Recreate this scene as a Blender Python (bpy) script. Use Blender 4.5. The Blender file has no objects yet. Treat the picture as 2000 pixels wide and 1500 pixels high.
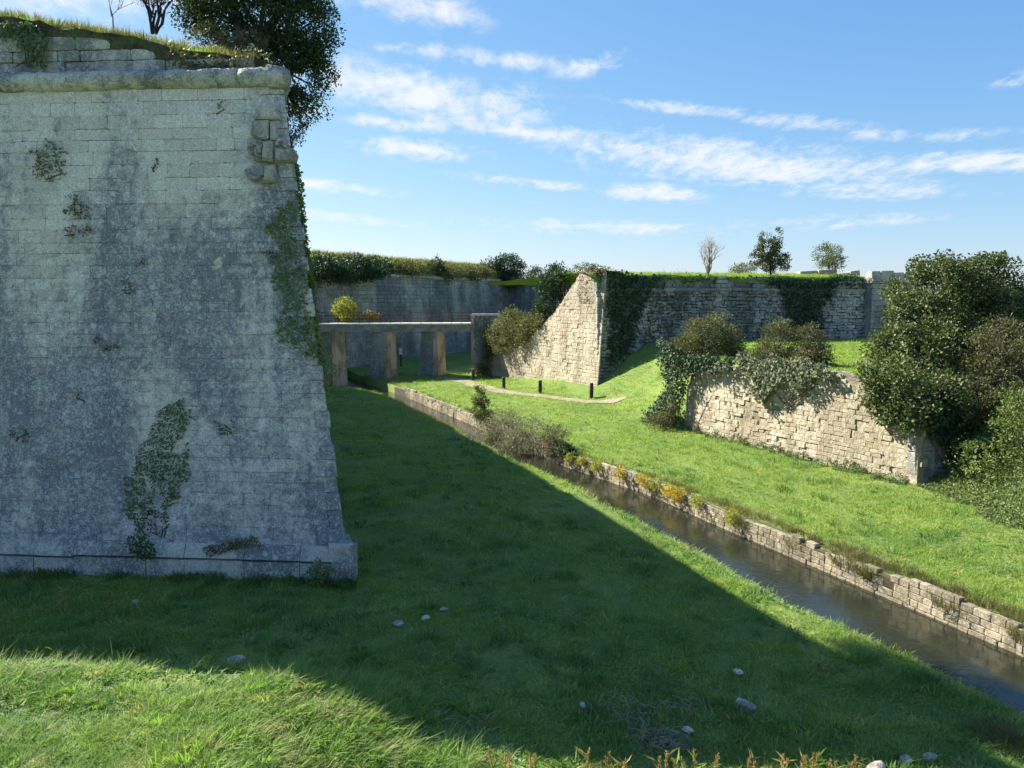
import bpy, math, random
import numpy as np
from mathutils import Matrix, Vector
random.seed(7)
rng = np.random.default_rng(7)
R = math.radians
sc = bpy.context.scene
COL = sc.collection

# ------------------------------------------------------------------ camera, sky, sun, exposure
EYE = np.array([0.0, 0.0, 6.0])
TILT = math.atan(165 / 1500)
cam_d = bpy.data.cameras.new('camera'); cam = bpy.data.objects.new('camera', cam_d); COL.objects.link(cam)
cam.location = EYE; cam.rotation_euler = (math.pi / 2 - TILT, 0, 0)
cam_d.sensor_width = 36; cam_d.lens = 27; cam_d.clip_start = 0.1; cam_d.clip_end = 6000
sc.camera = cam
sc.render.resolution_x, sc.render.resolution_y = 1024, 768

SUN_AZ = R(-55.9)          # left of the view direction (+Y)
SUN_EL = R(38.4)
SDIR = np.array([math.sin(SUN_AZ) * math.cos(SUN_EL), math.cos(SUN_AZ) * math.cos(SUN_EL), math.sin(SUN_EL)])
sun_d = bpy.data.lights.new('sun', 'SUN'); sun = bpy.data.objects.new('sun', sun_d); COL.objects.link(sun)
sun_d.energy = 4.6; sun_d.angle = R(0.5); sun_d.color = (1.0, 0.93, 0.80)
sun.rotation_euler = Vector(SDIR).to_track_quat('Z', 'Y').to_euler(); sun.location = (-30, 20, 40)
sc.view_settings.view_transform = 'Standard'; sc.view_settings.look = 'None'
sc.view_settings.exposure = 1.6; sc.view_settings.gamma = 1.0; sc.view_settings.use_curve_mapping = False
sc.cycles.use_denoising = True
sc.cycles.max_bounces = 4; sc.cycles.diffuse_bounces = 3; sc.cycles.glossy_bounces = 2; sc.cycles.transmission_bounces = 2
sc.cycles.use_adaptive_sampling = True; sc.cycles.adaptive_threshold = 0.03


class NT:
    """small helper around a node tree"""
    def __init__(s, nt):
        s.nt = nt; s.n = nt.nodes; s.l = nt.links
    def new(s, t, **kw):
        nd = s.n.new(t)
        for k, v in kw.items(): setattr(nd, k, v)
        return nd
    def put(s, sock, v):
        if isinstance(v, bpy.types.NodeSocket): s.l.new(v, sock)
        elif v is not None:
            if hasattr(sock.default_value, '__len__') and not hasattr(v, '__len__'): v = (v,) * len(sock.default_value)
            if hasattr(v, '__len__') and len(sock.default_value) == 4 and len(v) == 3: v = (*v, 1)
            sock.default_value = v
    def math(s, op, a, b=None, c=None, clamp=False):
        nd = s.new('ShaderNodeMath', operation=op, use_clamp=clamp)
        s.put(nd.inputs[0], a)
        if b is not None: s.put(nd.inputs[1], b)
        if c is not None: s.put(nd.inputs[2], c)
        return nd.outputs[0]
    def vmath(s, op, a, b=None):
        nd = s.new('ShaderNodeVectorMath', operation=op); s.put(nd.inputs[0], a)
        if b is not None: s.put(nd.inputs[1], b)
        return nd.outputs[0]
    def noise(s, vec, scale, detail=4, rough=.55, dist=0, out='Fac'):
        nd = s.new('ShaderNodeTexNoise'); s.put(nd.inputs['Vector'], vec); nd.inputs['Scale'].default_value = scale
        nd.inputs['Detail'].default_value = detail; nd.inputs['Roughness'].default_value = rough
        nd.inputs['Distortion'].default_value = dist
        return nd.outputs[out]
    def voro(s, vec, scale, out='Distance', feature='F1'):
        nd = s.new('ShaderNodeTexVoronoi', feature=feature); s.put(nd.inputs['Vector'], vec)
        nd.inputs['Scale'].default_value = scale
        return nd.outputs[out]
    def ss(s, v, lo, hi, a=0.0, b=1.0):
        nd = s.new('ShaderNodeMapRange', interpolation_type='SMOOTHSTEP'); s.put(nd.inputs[0], v)
        for i, x in enumerate((lo, hi, a, b)): s.put(nd.inputs[i + 1], x)
        return nd.outputs[0]
    def mix(s, f, a, b, mode='MIX'):
        nd = s.new('ShaderNodeMix', data_type='RGBA', blend_type=mode); s.put(nd.inputs[0], f)
        s.put(nd.inputs[6], a); s.put(nd.inputs[7], b)
        return nd.outputs[2]
    def bump(s, h, strength, dist=.02):
        nd = s.new('ShaderNodeBump'); nd.inputs['Strength'].default_value = strength
        nd.inputs['Distance'].default_value = dist; s.put(nd.inputs['Height'], h)
        return nd.outputs[0]


world = bpy.data.worlds.new('World'); sc.world = world; world.use_nodes = True
world.cycles.sampling_method = 'MANUAL'; world.cycles.sample_map_resolution = 256
w = NT(world.node_tree); w.n.clear()
sky = w.new('ShaderNodeTexSky', sky_type='NISHITA'); sky.sun_disc = False
sky.sun_elevation = SUN_EL; sky.sun_rotation = SUN_AZ
sky.altitude = 0; sky.air_density = 1.0; sky.dust_density = 0.35; sky.ozone_density = 2.6
tc = w.new('ShaderNodeTexCoord'); dirv = tc.outputs['Generated']
sx = w.new('ShaderNodeSeparateXYZ'); w.put(sx.inputs[0], dirv)
az = w.math('ARCTAN2', sx.outputs[0], sx.outputs[1])                 # radians right of +Y
el = w.math('ARCSINE', sx.outputs[2])
# warped flat cloud-layer coordinates
zc = w.math('ADD', w.math('MAXIMUM', sx.outputs[2], 0.0), 0.16)
cu = w.math('DIVIDE', sx.outputs[0], zc); cv = w.math('DIVIDE', sx.outputs[1], zc)
cxyz = w.new('ShaderNodeCombineXYZ'); w.put(cxyz.inputs[0], cu); w.put(cxyz.inputs[1], w.math('MULTIPLY', cv, 1.0)); cvec = cxyz.outputs[0]
wisp = w.noise(cvec, 3.6, 7, .65, .6)
fluff = w.noise(w.vmath('MULTIPLY', cvec, (1.0, .55, 1.0)), 17.0, 6, .66, .4)
def cloud_patch(a0, e0, ra, re, rot, amp):
    """soft elliptical cloud field centred at azimuth a0, elevation e0 (degrees)"""
    a = w.math('SUBTRACT', az, R(a0)); e = w.math('SUBTRACT', el, R(e0)); c, s_ = math.cos(R(rot)), math.sin(R(rot))
    p = w.math('ADD', w.math('MULTIPLY', a, c), w.math('MULTIPLY', e, s_)); q = w.math('SUBTRACT', w.math('MULTIPLY', e, c), w.math('MULTIPLY', a, s_))
    p = w.math('DIVIDE', p, R(ra)); q = w.math('DIVIDE', q, R(re))
    d = w.math('ADD', w.math('MULTIPLY', p, p), w.math('MULTIPLY', q, q))
    return w.math('MULTIPLY', w.math('POWER', 2.718, w.math('MULTIPLY', d, -1.0)), amp)
fields = [(-9, 12.4, 7, .6, -4, .6), (12, 13.2, 6, .5, -8, .55), (28, 10.3, 6, .5, -4, .6), (-3, 16.8, 9, .7, -4, .62), (3, 11.6, 8, .9, -6, .7), (20, 11.8, 7, .6, -10, .6), (24, 7.2, 7, .7, -4, .7), (1, 8.4, 7, .5, -6, .55), (-6, 14.2, 10, 2.0, -9, .86), (15, 9.6, 13, 1.7, -8, .84), (30, 8.5, 9, .7, -3, .8), (-7.5, 19.8, 6, 1.3, -6, .72),
          (-2, 21.5, 4, .6, 0, .6), (-7, 10.6, 5, .8, -3, .75), (10, 7.6, 4, .8, -3, .8), (6, 16.3, 3.5, .8, 10, .6), (-14, 8, 6, .5, -4, .7), (-12, 5.8, 7, .5, -5, .6), (7, 5.2, 12, .7, -2, .55),
          (22, 5.2, 8, .6, 0, .5), (33.5, 13.2, 3, .5, 5, .55), (32, 18, 2, .4, -8, .45), (-28, 22, 9, 6, 0, .95), (-48, 20, 14, 8, 10, .8), (55, 14, 16, 4, 5, .7), (-120, 30, 30, 9, 0, .7), (140, 25, 50, 9, 0, .7)]
tot = None
for f in fields:
    v = cloud_patch(*f); tot = v if tot is None else w.math('MAXIMUM', tot, v)
cl = w.math('ADD', w.math('MULTIPLY', wisp, .66), w.math('MULTIPLY', fluff, .56))
cl = w.math('ADD', cl, w.math('MULTIPLY', tot, .42))
cmask = w.ss(cl, .67, 1.06)
cmask = w.math('MULTIPLY', cmask, w.ss(tot, .04, .4))
cmask = w.math('MULTIPLY', cmask, .95)
sr = w.new('ShaderNodeSeparateColor'); w.put(sr.inputs[0], sky.outputs[0]); cr_ = w.new('ShaderNodeCombineColor')
for q, (p_, k_) in enumerate(((1.0, .46), (.72, .82), (.42, 1.68))):        # film response of the clear sky
    w.put(cr_.inputs[q], w.math('MULTIPLY', w.math('POWER', sr.outputs[q], p_), k_))
skyc = cr_.outputs[0]
col = w.mix(cmask, skyc, (3.45, 3.6, 3.7))
bg = w.new('ShaderNodeBackground'); w.put(bg.inputs[0], col); bg.inputs[1].default_value = 0.09
wo = w.new('ShaderNodeOutputWorld'); w.l.new(bg.outputs[0], wo.inputs[0])

# ------------------------------------------------------------------ picture <-> world measurements (photograph pixels, 2000 x 1500)
FWD = np.array([0, math.cos(TILT), -math.sin(TILT)]); UPV = np.array([0, math.sin(TILT), math.cos(TILT)])
def ray(px, py): return FWD + np.array([(px - 1000) / 1500, 0, 0]) + (750 - py) / 1500 * UPV
def P(px, py, D):
    d = ray(px, py); return EYE + d * (D / d[1])
def G(px, py, z):
    d = ray(px, py); return EYE + d * ((z - EYE[2]) / d[2])
def PL(px, py, p0, n):
    d = ray(px, py); return EYE + d * (np.dot(np.asarray(p0) - EYE, n) / np.dot(d, n))
def proj(p):
    q = np.asarray(p) - EYE; zc = q @ FWD
    return np.array([1000 + 1500 * q[..., 0] / zc, 750 - 1500 * (q @ UPV) / zc])
def nrm(v): v = np.asarray(v, float); return v / np.linalg.norm(v)
def smooth(x, a=0., b=1.):
    t = np.clip((np.asarray(x, float) - a) / (b - a), 0, 1); return t * t * (3 - 2 * t)
def _hash(i, j, k):
    h = np.sin(i * 127.1 + j * 311.7 + k * 74.7) * 43758.5453
    return h - np.floor(h)
def vnoise(x, y, z=0.0):
    x, y, z = np.broadcast_arrays(np.asarray(x, float), np.asarray(y, float), np.asarray(z, float))
    xi, yi, zi = np.floor(x), np.floor(y), np.floor(z); fx, fy, fz = x - xi, y - yi, z - zi
    fx, fy, fz = [f * f * (3 - 2 * f) for f in (fx, fy, fz)]
    r = 0
    for a in (0, 1):
        for b in (0, 1):
            for c in (0, 1):
                r = r + _hash(xi + a, yi + b, zi + c) * (fx if a else 1 - fx) * (fy if b else 1 - fy) * (fz if c else 1 - fz)
    return r
def fbm(x, y, z=0.0, o=4):
    r, a, f, t = 0, 1., 1., 0
    for _ in range(o):
        r = r + a * vnoise(np.asarray(x) * f + 17.3 * _, np.asarray(y) * f, np.asarray(z) * f); t += a; a *= .5; f *= 2.03
    return r / t
def inpoly(x, y, poly):
    x, y = np.asarray(x), np.asarray(y); c = np.zeros(x.shape, bool); n = len(poly)
    for i in range(n):
        (x0, y0), (x1, y1) = poly[i][:2], poly[(i + 1) % n][:2]
        if y0 == y1: continue
        c ^= ((y0 > y) != (y1 > y)) & (x < (x1 - x0) * (y - y0) / (y1 - y0) + x0)
    return c

# ------------------------------------------------------------------ object helpers
def setp(o, label=None, cat=None, group=None, kind=None):
    for k, v in (('label', label), ('category', cat), ('group', group), ('kind', kind)):
        if v: o[k] = v
    return o
def thing(name, label, cat, loc=(0, 0, 0), group=None):
    o = bpy.data.objects.new(name, None); COL.objects.link(o); o.location = [float(v) for v in loc]
    o.empty_display_size = .3
    return setp(o, label, cat, group)
def mesh(name, verts, faces, mat, smooth_=False, tone=None):
    me = bpy.data.meshes.new(name); verts = np.asarray(verts, np.float32).reshape(-1, 3)
    if isinstance(faces, np.ndarray):
        k = faces.shape[1]; nf = len(faces)
        me.vertices.add(len(verts)); me.vertices.foreach_set('co', verts.ravel())
        me.loops.add(nf * k); me.loops.foreach_set('vertex_index', faces.astype(np.int32).ravel())
        me.polygons.add(nf); me.polygons.foreach_set('loop_start', np.arange(0, nf * k, k, dtype=np.int32))
        me.update(calc_edges=True)
    else:
        me.from_pydata(verts.tolist(), [], faces); me.update()
    if smooth_: me.polygons.foreach_set('use_smooth', np.ones(len(me.polygons), bool))
    if tone is not None:
        a = me.attributes.new('tone', 'FLOAT', 'POINT'); a.data.foreach_set('value', np.asarray(tone, np.float32))
    me.materials.append(mat)
    return me
def link(name, me, parent=None, world_m=None):
    o = bpy.data.objects.new(name, me); COL.objects.link(o)
    m = world_m if world_m is not None else Matrix.Identity(4)
    if parent is not None:
        o.parent = parent
        top = parent
        off = Vector((0, 0, 0))
        while top is not None: off += top.location; top = top.parent
        m = Matrix.Translation(-off) @ m
    o.matrix_local = m
    return o
def part(name, verts, faces, mat, parent=None, smooth_=False, tone=None):
    return link(name, mesh(name, verts, faces, mat, smooth_, tone), parent)

class MB:
    def __init__(s): s.v = []; s.f = []; s.k = 0
    def add(s, v, f):
        s.v.append(np.asarray(v, float)); s.f += [tuple(i + s.k for i in q) for q in f]; s.k += len(v)
    def box8(s, p):           # 8 points: bottom ring 0-3, top ring 4-7
        s.add(p, [(0, 3, 2, 1), (4, 5, 6, 7), (0, 1, 5, 4), (1, 2, 6, 5), (2, 3, 7, 6), (3, 0, 4, 7)])
    def obox(s, c, ax, ay, az_):     # centre and half axes
        c, ax, ay, az_ = map(np.asarray, (c, ax, ay, az_))
        s.box8([c - ax - ay - az_, c + ax - ay - az_, c + ax + ay - az_, c - ax + ay - az_, c - ax - ay + az_, c + ax - ay + az_, c + ax + ay + az_, c - ax + ay + az_])
    def tube(s, pts, rad, n=6):
        pts = np.asarray(pts, float); m = len(pts); ang = np.arange(n) * 2 * math.pi / n; V = []
        for i in range(m):
            t = nrm(pts[min(i + 1, m - 1)] - pts[max(i - 1, 0)] + 1e-9)
            a = nrm(np.cross(t, (0.31, 0.9, 0.12) if abs(t[2]) > .8 else (0, 0, 1))); b = np.cross(t, a)
            V.append(pts[i] + rad[i] * (np.cos(ang)[:, None] * a + np.sin(ang)[:, None] * b))
        V = np.concatenate(V); F = []
        for i in range(m - 1):
            for j in range(n): F.append((i * n + j, i * n + (j + 1) % n, (i + 1) * n + (j + 1) % n, (i + 1) * n + j))
        F.append(tuple(range((m - 1) * n, m * n))); F.append(tuple(range(n - 1, -1, -1)))
        s.add(V, F)
    def build(s, name, mat, parent=None, smooth_=False):
        return part(name, np.concatenate(s.v), s.f, mat, parent, smooth_)
def loft(rails, closed=False):
    rails = np.asarray(rails, float); a, b = rails.shape[:2]
    F = [(i * b + j, i * b + j + 1, (i + 1) * b + j + 1, (i + 1) * b + j) for i in range(a - 1) for j in range(b - 1)]
    return rails.reshape(-1, 3), F

# ------------------------------------------------------------------ materials
def newmat(name):
    m = bpy.data.materials.new(name); m.use_nodes = True; t = NT(m.node_tree)
    b = t.n['Principled BSDF']
    return m, t, b
def stone(name, dark, light, bare=(.5, .42, .28), lichen=(.5, .52, .5), lich=.5, pscale=.5, lo=.40, hi=.62, tone=.16, bump=.5, bare_t=.74, streak=.35, moss=0.0, zlight=None):
    m, t, b = newmat(name)
    geo = t.new('ShaderNodeNewGeometry'); pos = geo.outputs['Position']
    oi = t.new('ShaderNodeObjectInfo'); at = t.new('ShaderNodeAttribute', attribute_name='tone')
    rnd = t.math('FRACT', t.math('ADD', oi.outputs['Random'], at.outputs['Fac']))
    st = t.vmath('MULTIPLY', pos, (1, 1, streak))
    n1 = t.noise(st, pscale, 6, .6, .3); n2 = t.noise(pos, 5.5, 5, .65); n3 = t.noise(pos, 30, 3, .6)
    f = t.math('ADD', n1, t.math('MULTIPLY', t.math('SUBTRACT', n2, .5), .45))
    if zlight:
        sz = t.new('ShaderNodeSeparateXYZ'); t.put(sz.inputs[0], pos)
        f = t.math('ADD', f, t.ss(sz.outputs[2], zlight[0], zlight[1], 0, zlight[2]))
    c = t.mix(t.ss(f, lo, hi), dark, light)
    c = t.mix(t.ss(t.noise(pos, 1.3, 3, .6), bare_t, bare_t + .05), c, bare)
    if moss: c = t.mix(t.math('MULTIPLY', t.ss(t.noise(pos, .9, 6, .6), .52, .66), moss), c, (.07, .09, .03))
    if lich:
        wv = t.vmath('ADD', pos, t.vmath('MULTIPLY', t.noise(pos, 9, 1, .5, out='Color'), (.16, .16, .16)))
        dens = t.noise(pos, .55, 3, .6)
        m1 = t.ss(t.math('ADD', t.voro(wv, 4.2), t.math('MULTIPLY', dens, -.42)), -.02, .05, 1, 0)
        m2 = t.ss(t.math('ADD', t.voro(wv, 11), t.math('MULTIPLY', dens, -.62)), -.02, .06, 1, 0)
        m3 = t.ss(t.math('ADD', n3, t.math('MULTIPLY', dens, .35)), .72, .80)
        lm = t.math('MULTIPLY', t.math('MAXIMUM', t.math('MAXIMUM', m1, t.math('MULTIPLY', m2, .8)), t.math('MULTIPLY', m3, .6)), lich)
        c = t.mix(lm, c, lichen)
    c = t.mix(1.0, c, t.math('ADD', 1 - tone, t.math('MULTIPLY', rnd, 2 * tone)), 'MULTIPLY')
    c = t.mix(1.0, c, t.ss(n3, .25, .75, .72, 1.25), 'MULTIPLY')
    t.put(b.inputs['Base Color'], c); b.inputs['Roughness'].default_value = .93
    b.inputs['Specular IOR Level'].default_value = .2
    h = t.math('ADD', t.math('MULTIPLY', n2, 1.0), t.math('MULTIPLY', n3, .4))
    t.put(b.inputs['Normal'], t.bump(h, bump, .06))
    return m
def leafmat(name, a, bcol, trans=.25, rough=.6, spec=.2):
    m, t, b = newmat(name)
    at = t.new('ShaderNodeAttribute', attribute_name='tone'); geo = t.new('ShaderNodeNewGeometry')
    n = t.noise(geo.outputs['Position'], 1.6, 3)
    f = t.math('ADD', t.math('MULTIPLY', at.outputs['Fac'], .75), t.math('MULTIPLY', t.math('SUBTRACT', n, .5), .9), clamp=True)
    c = t.mix(f, a, bcol)
    t.put(b.inputs['Base Color'], c); b.inputs['Roughness'].default_value = rough; b.inputs['Specular IOR Level'].default_value = spec
    tr = t.new('ShaderNodeBsdfTranslucent'); t.put(tr.inputs[0], t.mix(1.0, c, (1.3, 1.5, .7), 'MULTIPLY'))
    mx = t.new('ShaderNodeMixShader'); mx.inputs[0].default_value = trans
    t.l.new(b.outputs[0], mx.inputs[1]); t.l.new(tr.outputs[0], mx.inputs[2])
    t.l.new(mx.outputs[0], t.n['Material Output'].inputs['Surface'])
    return m
def plain(name, col, col2=None, scale=4, rough=.85, bump=.3, bscale=20):
    m, t, b = newmat(name)
    geo = t.new('ShaderNodeNewGeometry'); pos = geo.outputs['Position']
    n = t.noise(pos, scale, 6, .6)
    t.put(b.inputs['Base Color'], t.mix(t.ss(n, .35, .65), col, col2 or tuple(.7 * v for v in col))); b.inputs['Roughness'].default_value = rough
    t.put(b.inputs['Normal'], t.bump(t.noise(pos, bscale, 5), bump, .03))
    return m
M = {}
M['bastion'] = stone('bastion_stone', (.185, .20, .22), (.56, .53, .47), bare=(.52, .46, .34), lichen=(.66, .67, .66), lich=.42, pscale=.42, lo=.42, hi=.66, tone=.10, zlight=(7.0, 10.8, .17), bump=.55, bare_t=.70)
M['bastion_joint'] = stone('bastion_joint', (.16, .165, .17), (.42, .39, .34), lich=.5, tone=0)
M['cordon'] = stone('cordon_stone', (.19, .19, .18), (.47, .44, .38), lichen=(.5, .52, .5), lich=.6, pscale=.8, tone=.08)
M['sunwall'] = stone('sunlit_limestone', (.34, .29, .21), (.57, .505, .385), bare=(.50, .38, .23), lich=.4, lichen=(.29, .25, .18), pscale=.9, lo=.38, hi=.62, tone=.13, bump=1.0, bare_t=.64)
M['sunwall_core'] = stone('limestone_rubble', (.24, .20, .14), (.46, .40, .30), lich=0, pscale=2, tone=0, bump=1.0)
M['farwall'] = stone('far_wall_stone', (.13, .14, .15), (.36, .355, .335), lichen=(.4, .41, .4), lich=.5, pscale=.35, moss=.35, tone=.15)
M['curtain'] = stone('curtain_stone', (.15, .15, .145), (.42, .40, .36), lichen=(.4, .4, .37), lich=.4, pscale=.5, moss=.3, tone=.22, bump=.8)
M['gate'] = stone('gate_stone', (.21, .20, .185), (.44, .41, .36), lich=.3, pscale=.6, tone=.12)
M['quay'] = stone('quay_stone', (.19, .16, .105), (.37, .315, .22), bare=(.4, .28, .2), lich=.2, pscale=.9, tone=.2, bump=.6)
M['pier'] = stone('pier_stone', (.17, .178, .18), (.38, .38, .36), lich=.4, pscale=.8, tone=.1)
M['rust'] = stone('rust_stained_stone', (.27, .20, .15), (.62, .46, .31), bare=(.65, .52, .38), lich=.3, lichen=(.5, .42, .34), pscale=.9, tone=.05, streak=.5)  # stain colour kept bright in place of sun, since these pier faces get none
M['concrete'] = plain('deck_concrete', (.33, .32, .29), (.18, .18, .165), 2)
M['coping'] = plain('pale_coping', (.62, .58, .50), (.42, .39, .33), 3)
M['earth'] = plain('bare_earth', (.075, .055, .035), (.05, .045, .02), 3, bump=.8, bscale=9)
M['path'] = plain('gravel_path', (.31, .265, .185), (.22, .19, .12), 2.5, bump=.5, bscale=40)
M['rail'] = plain('rusty_rail', (.085, .05, .035), (.12, .065, .035), 6, .7)
M['wood'] = plain('dark_timber', (.045, .035, .028), (.025, .02, .018), 8, .8)
M['signwhite'] = plain('sign_white', (.75, .77, .78), (.6, .62, .63), 3, .5, 0)
M['bark'] = plain('bark', (.10, .08, .06), (.05, .042, .035), 6, .95, .6)
M['twig'] = plain('pale_twig', (.34, .29, .22), (.19, .16, .12), 6, .95, .2)
M['darktwig'] = plain('dark_twig', (.06, .045, .045), (.035, .03, .03), 6, .95, .2)
M['rock'] = stone('loose_rock', (.26, .23, .18), (.56, .51, .42), lich=.3, pscale=3, tone=.1)
M['oak'] = leafmat('evergreen_leaf', (0.025, 0.048, 0.020), (0.070, 0.109, 0.036), .15)
M['redleaf'] = leafmat('reddish_leaf', (.05, .03, .022), (.12, .055, .035), .2)
M['ivy'] = leafmat('ivy_leaf', (0.028, 0.059, 0.021), (0.077, 0.133, 0.035), .15, .55)
M['ivylit'] = leafmat('flowering_ivy_leaf', (.045, .075, .024), (.185, .20, .07), .15, .5, .25)
M['ivydark'] = leafmat('dark_ivy_leaf', (.022, .055, .03), (.065, .115, .05), .12, .55)
M['olive'] = leafmat('olive_shrub_leaf', (0.077, 0.087, 0.039), (0.210, 0.196, 0.084), .2)
M['greygreen'] = leafmat('grey_green_leaf', (0.098, 0.119, 0.070), (0.266, 0.280, 0.168), .2)
M['ivyflat'] = leafmat('wall_ivy_leaf', (.07, .12, .05), (.15, .22, .09), .15)
M['thicket2'] = leafmat('spur_thicket_leaf', (.085, .095, .045), (.23, .215, .11), .3)
M['thicket'] = leafmat('thicket_leaf', (.13, .13, .09), (.32, .30, .20), .25)
M['brown'] = leafmat('brownish_leaf', (.075, .08, .038), (.20, .18, .085), .2)
M['yellow'] = leafmat('yellow_green_leaf', (.19, .20, .03), (.50, .46, .09), .35)
M['flower'] = leafmat('yellow_flower', (.25, .22, .03), (.75, .50, .03), .3)
M['dry'] = leafmat('dry_grass', (.20, .15, .07), (.38, .30, .15), .3)
M['bramble'] = leafmat('bramble_leaf', (0.084, 0.133, 0.039), (0.238, 0.287, 0.091), .25)
M['weed'] = leafmat('weed_leaf', (.09, .14, .06), (.21, .28, .13), .2)
M['reed'] = leafmat('reed_green', (.07, .13, .03), (.20, .30, .08), .3)
M['plume'] = leafmat('reed_plume', (.30, .19, .08), (.52, .36, .17), .35)

def grassmat(name, a, b_, c_, trans=.3):
    m, t, b = newmat(name); geo = t.new('ShaderNodeNewGeometry'); pos = geo.outputs['Position']; oi = t.new('ShaderNodeObjectInfo')
    n = t.noise(pos, .35, 5, .6); n2 = t.noise(pos, 2.2, 4)
    c = t.mix(t.ss(n, .35, .65), a, b_)
    c = t.mix(t.ss(t.math('ADD', n2, t.math('MULTIPLY', oi.outputs['Random'], .25)), .66, .86), c, c_)
    c = t.mix(1.0, c, t.math('ADD', .75, t.math('MULTIPLY', oi.outputs['Random'], .5)), 'MULTIPLY')
    t.put(b.inputs['Base Color'], c); b.inputs['Roughness'].default_value = .6; b.inputs['Specular IOR Level'].default_value = .25
    tr = t.new('ShaderNodeBsdfTranslucent'); t.put(tr.inputs[0], t.mix(1.0, c, (1.2, 1.4, .6), 'MULTIPLY'))
    mx = t.new('ShaderNodeMixShader'); mx.inputs[0].default_value = trans
    t.l.new(b.outputs[0], mx.inputs[1]); t.l.new(tr.outputs[0], mx.inputs[2]); t.l.new(mx.outputs[0], t.n['Material Output'].inputs['Surface'])
    return m
M['grass'] = grassmat('grass_blade', (.18, .285, .072), (.26, .35, .08), (.36, .35, .13), .45)
M['longgrass'] = grassmat('long_grass_blade', (.16, .29, .06), (.24, .35, .08), (.36, .35, .16), .45)
M['weedblade'] = grassmat('weed_blade', (.10, .20, .06), (.17, .27, .09), (.24, .27, .12), .3)
M['tussock'] = grassmat('tussock_blade', (.07, .16, .05), (.12, .22, .06), (.2, .22, .09), .35)
M['drygrass'] = grassmat('dry_grass_blade', (.16, .14, .06), (.22, .19, .08), (.12, .15, .04), .3)

def groundmat():
    m, t, b = newmat('ground_turf'); geo = t.new('ShaderNodeNewGeometry'); pos = geo.outputs['Position']
    n = t.noise(pos, .3, 6, .6); n2 = t.noise(pos, 3.5, 6, .65); n3 = t.noise(pos, 22, 5, .7)
    c = t.mix(t.ss(n, .35, .65), (.155, .245, .07), (.23, .30, .078))
    c = t.mix(t.ss(n2, .58, .72, 0, .6), c, (.25, .27, .09))
    c = t.mix(t.ss(t.noise(pos, .9, 7, .65), .60, .70, 0, .7), c, (.20, .165, .10))
    c = t.mix(1.0, c, t.ss(n3, .2, .8, .6, 1.3), 'MULTIPLY')
    t.put(b.inputs['Base Color'], c); b.inputs['Roughness'].default_value = .95; b.inputs['Specular IOR Level'].default_value = .1
    t.put(b.inputs['Normal'], t.bump(t.math('ADD', n3, n2), .9, .08))
    return m
M['ground'] = groundmat()
def dryturf():
    m, t, b = newmat('dry_turf'); geo = t.new('ShaderNodeNewGeometry'); pos = geo.outputs['Position']
    n2 = t.noise(pos, 3.0, 5, .65); n3 = t.noise(pos, 18, 4, .7)
    c = t.mix(t.ss(n2, .4, .6), (.045, .035, .022), (.12, .105, .045)); c = t.mix(t.ss(t.noise(pos, 1.1, 4), .5, .62), c, (.09, .13, .03))
    t.put(b.inputs['Base Color'], t.mix(1.0, c, t.ss(n3, .2, .8, .5, 1.4), 'MULTIPLY')); b.inputs['Roughness'].default_value = .95
    t.put(b.inputs['Normal'], t.bump(t.math('ADD', n3, n2), 1.0, .1)); return m
M['dryturf'] = dryturf()
def watermat():
    m, t, b = newmat('canal_water'); geo = t.new('ShaderNodeNewGeometry'); pos = geo.outputs['Position']
    n = t.noise(pos, .5, 4)
    t.put(b.inputs['Base Color'], t.mix(n, (.012, .016, .010), (.028, .03, .019))); b.inputs['Roughness'].default_value = .035
    b.inputs['IOR'].default_value = 1.38; b.inputs['Specular IOR Level'].default_value = .7
    rp = t.noise(t.vmath('MULTIPLY', pos, (1, 1.0, 1)), 5.5, 4, .6, .4)
    t.put(b.inputs['Normal'], t.bump(rp, .13, .05))
    return m
M['water'] = watermat()

# ------------------------------------------------------------------ masonry: separate blocks on a face
def unit_blocks(n=7):
    out = []
    g = np.array([-.5, -.42, .42, .5])
    for k in range(n):
        r = np.random.default_rng(100 + k); V = np.zeros((4, 4, 3))
        for i in range(4):
            for j in range(4):
                edge = i in (0, 3) or j in (0, 3)
                V[i, j] = (g[i] + (0 if edge else r.uniform(-.03, .03)), (-.07 if edge else 0) + r.uniform(-.035, .02), g[j] + (0 if edge else r.uniform(-.04, .04)))
        for i in (0, 3):
            for j in (0, 3): V[i, j] += (-.025 * np.sign(g[i]) * r.uniform(0, 2.), -.04, -.04 * np.sign(g[j]) * r.uniform(0, 2.))
        F = [(i * 4 + j, (i + 1) * 4 + j, (i + 1) * 4 + j + 1, i * 4 + j + 1) for i in range(3) for j in range(3)]
        ring = [0, 4, 8, 12, 13, 14, 15, 11, 7, 3, 2, 1]; V = list(V.reshape(-1, 3)); base = len(V)
        for q in ring: V.append((V[q][0], -1.0, V[q][2]))
        for q in range(12): F.append((ring[q], base + q, base + (q + 1) % 12, ring[(q + 1) % 12]))
        out.append((np.array(V), [tuple(reversed(f)) for f in F]))
    return out
UB = unit_blocks()
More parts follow.
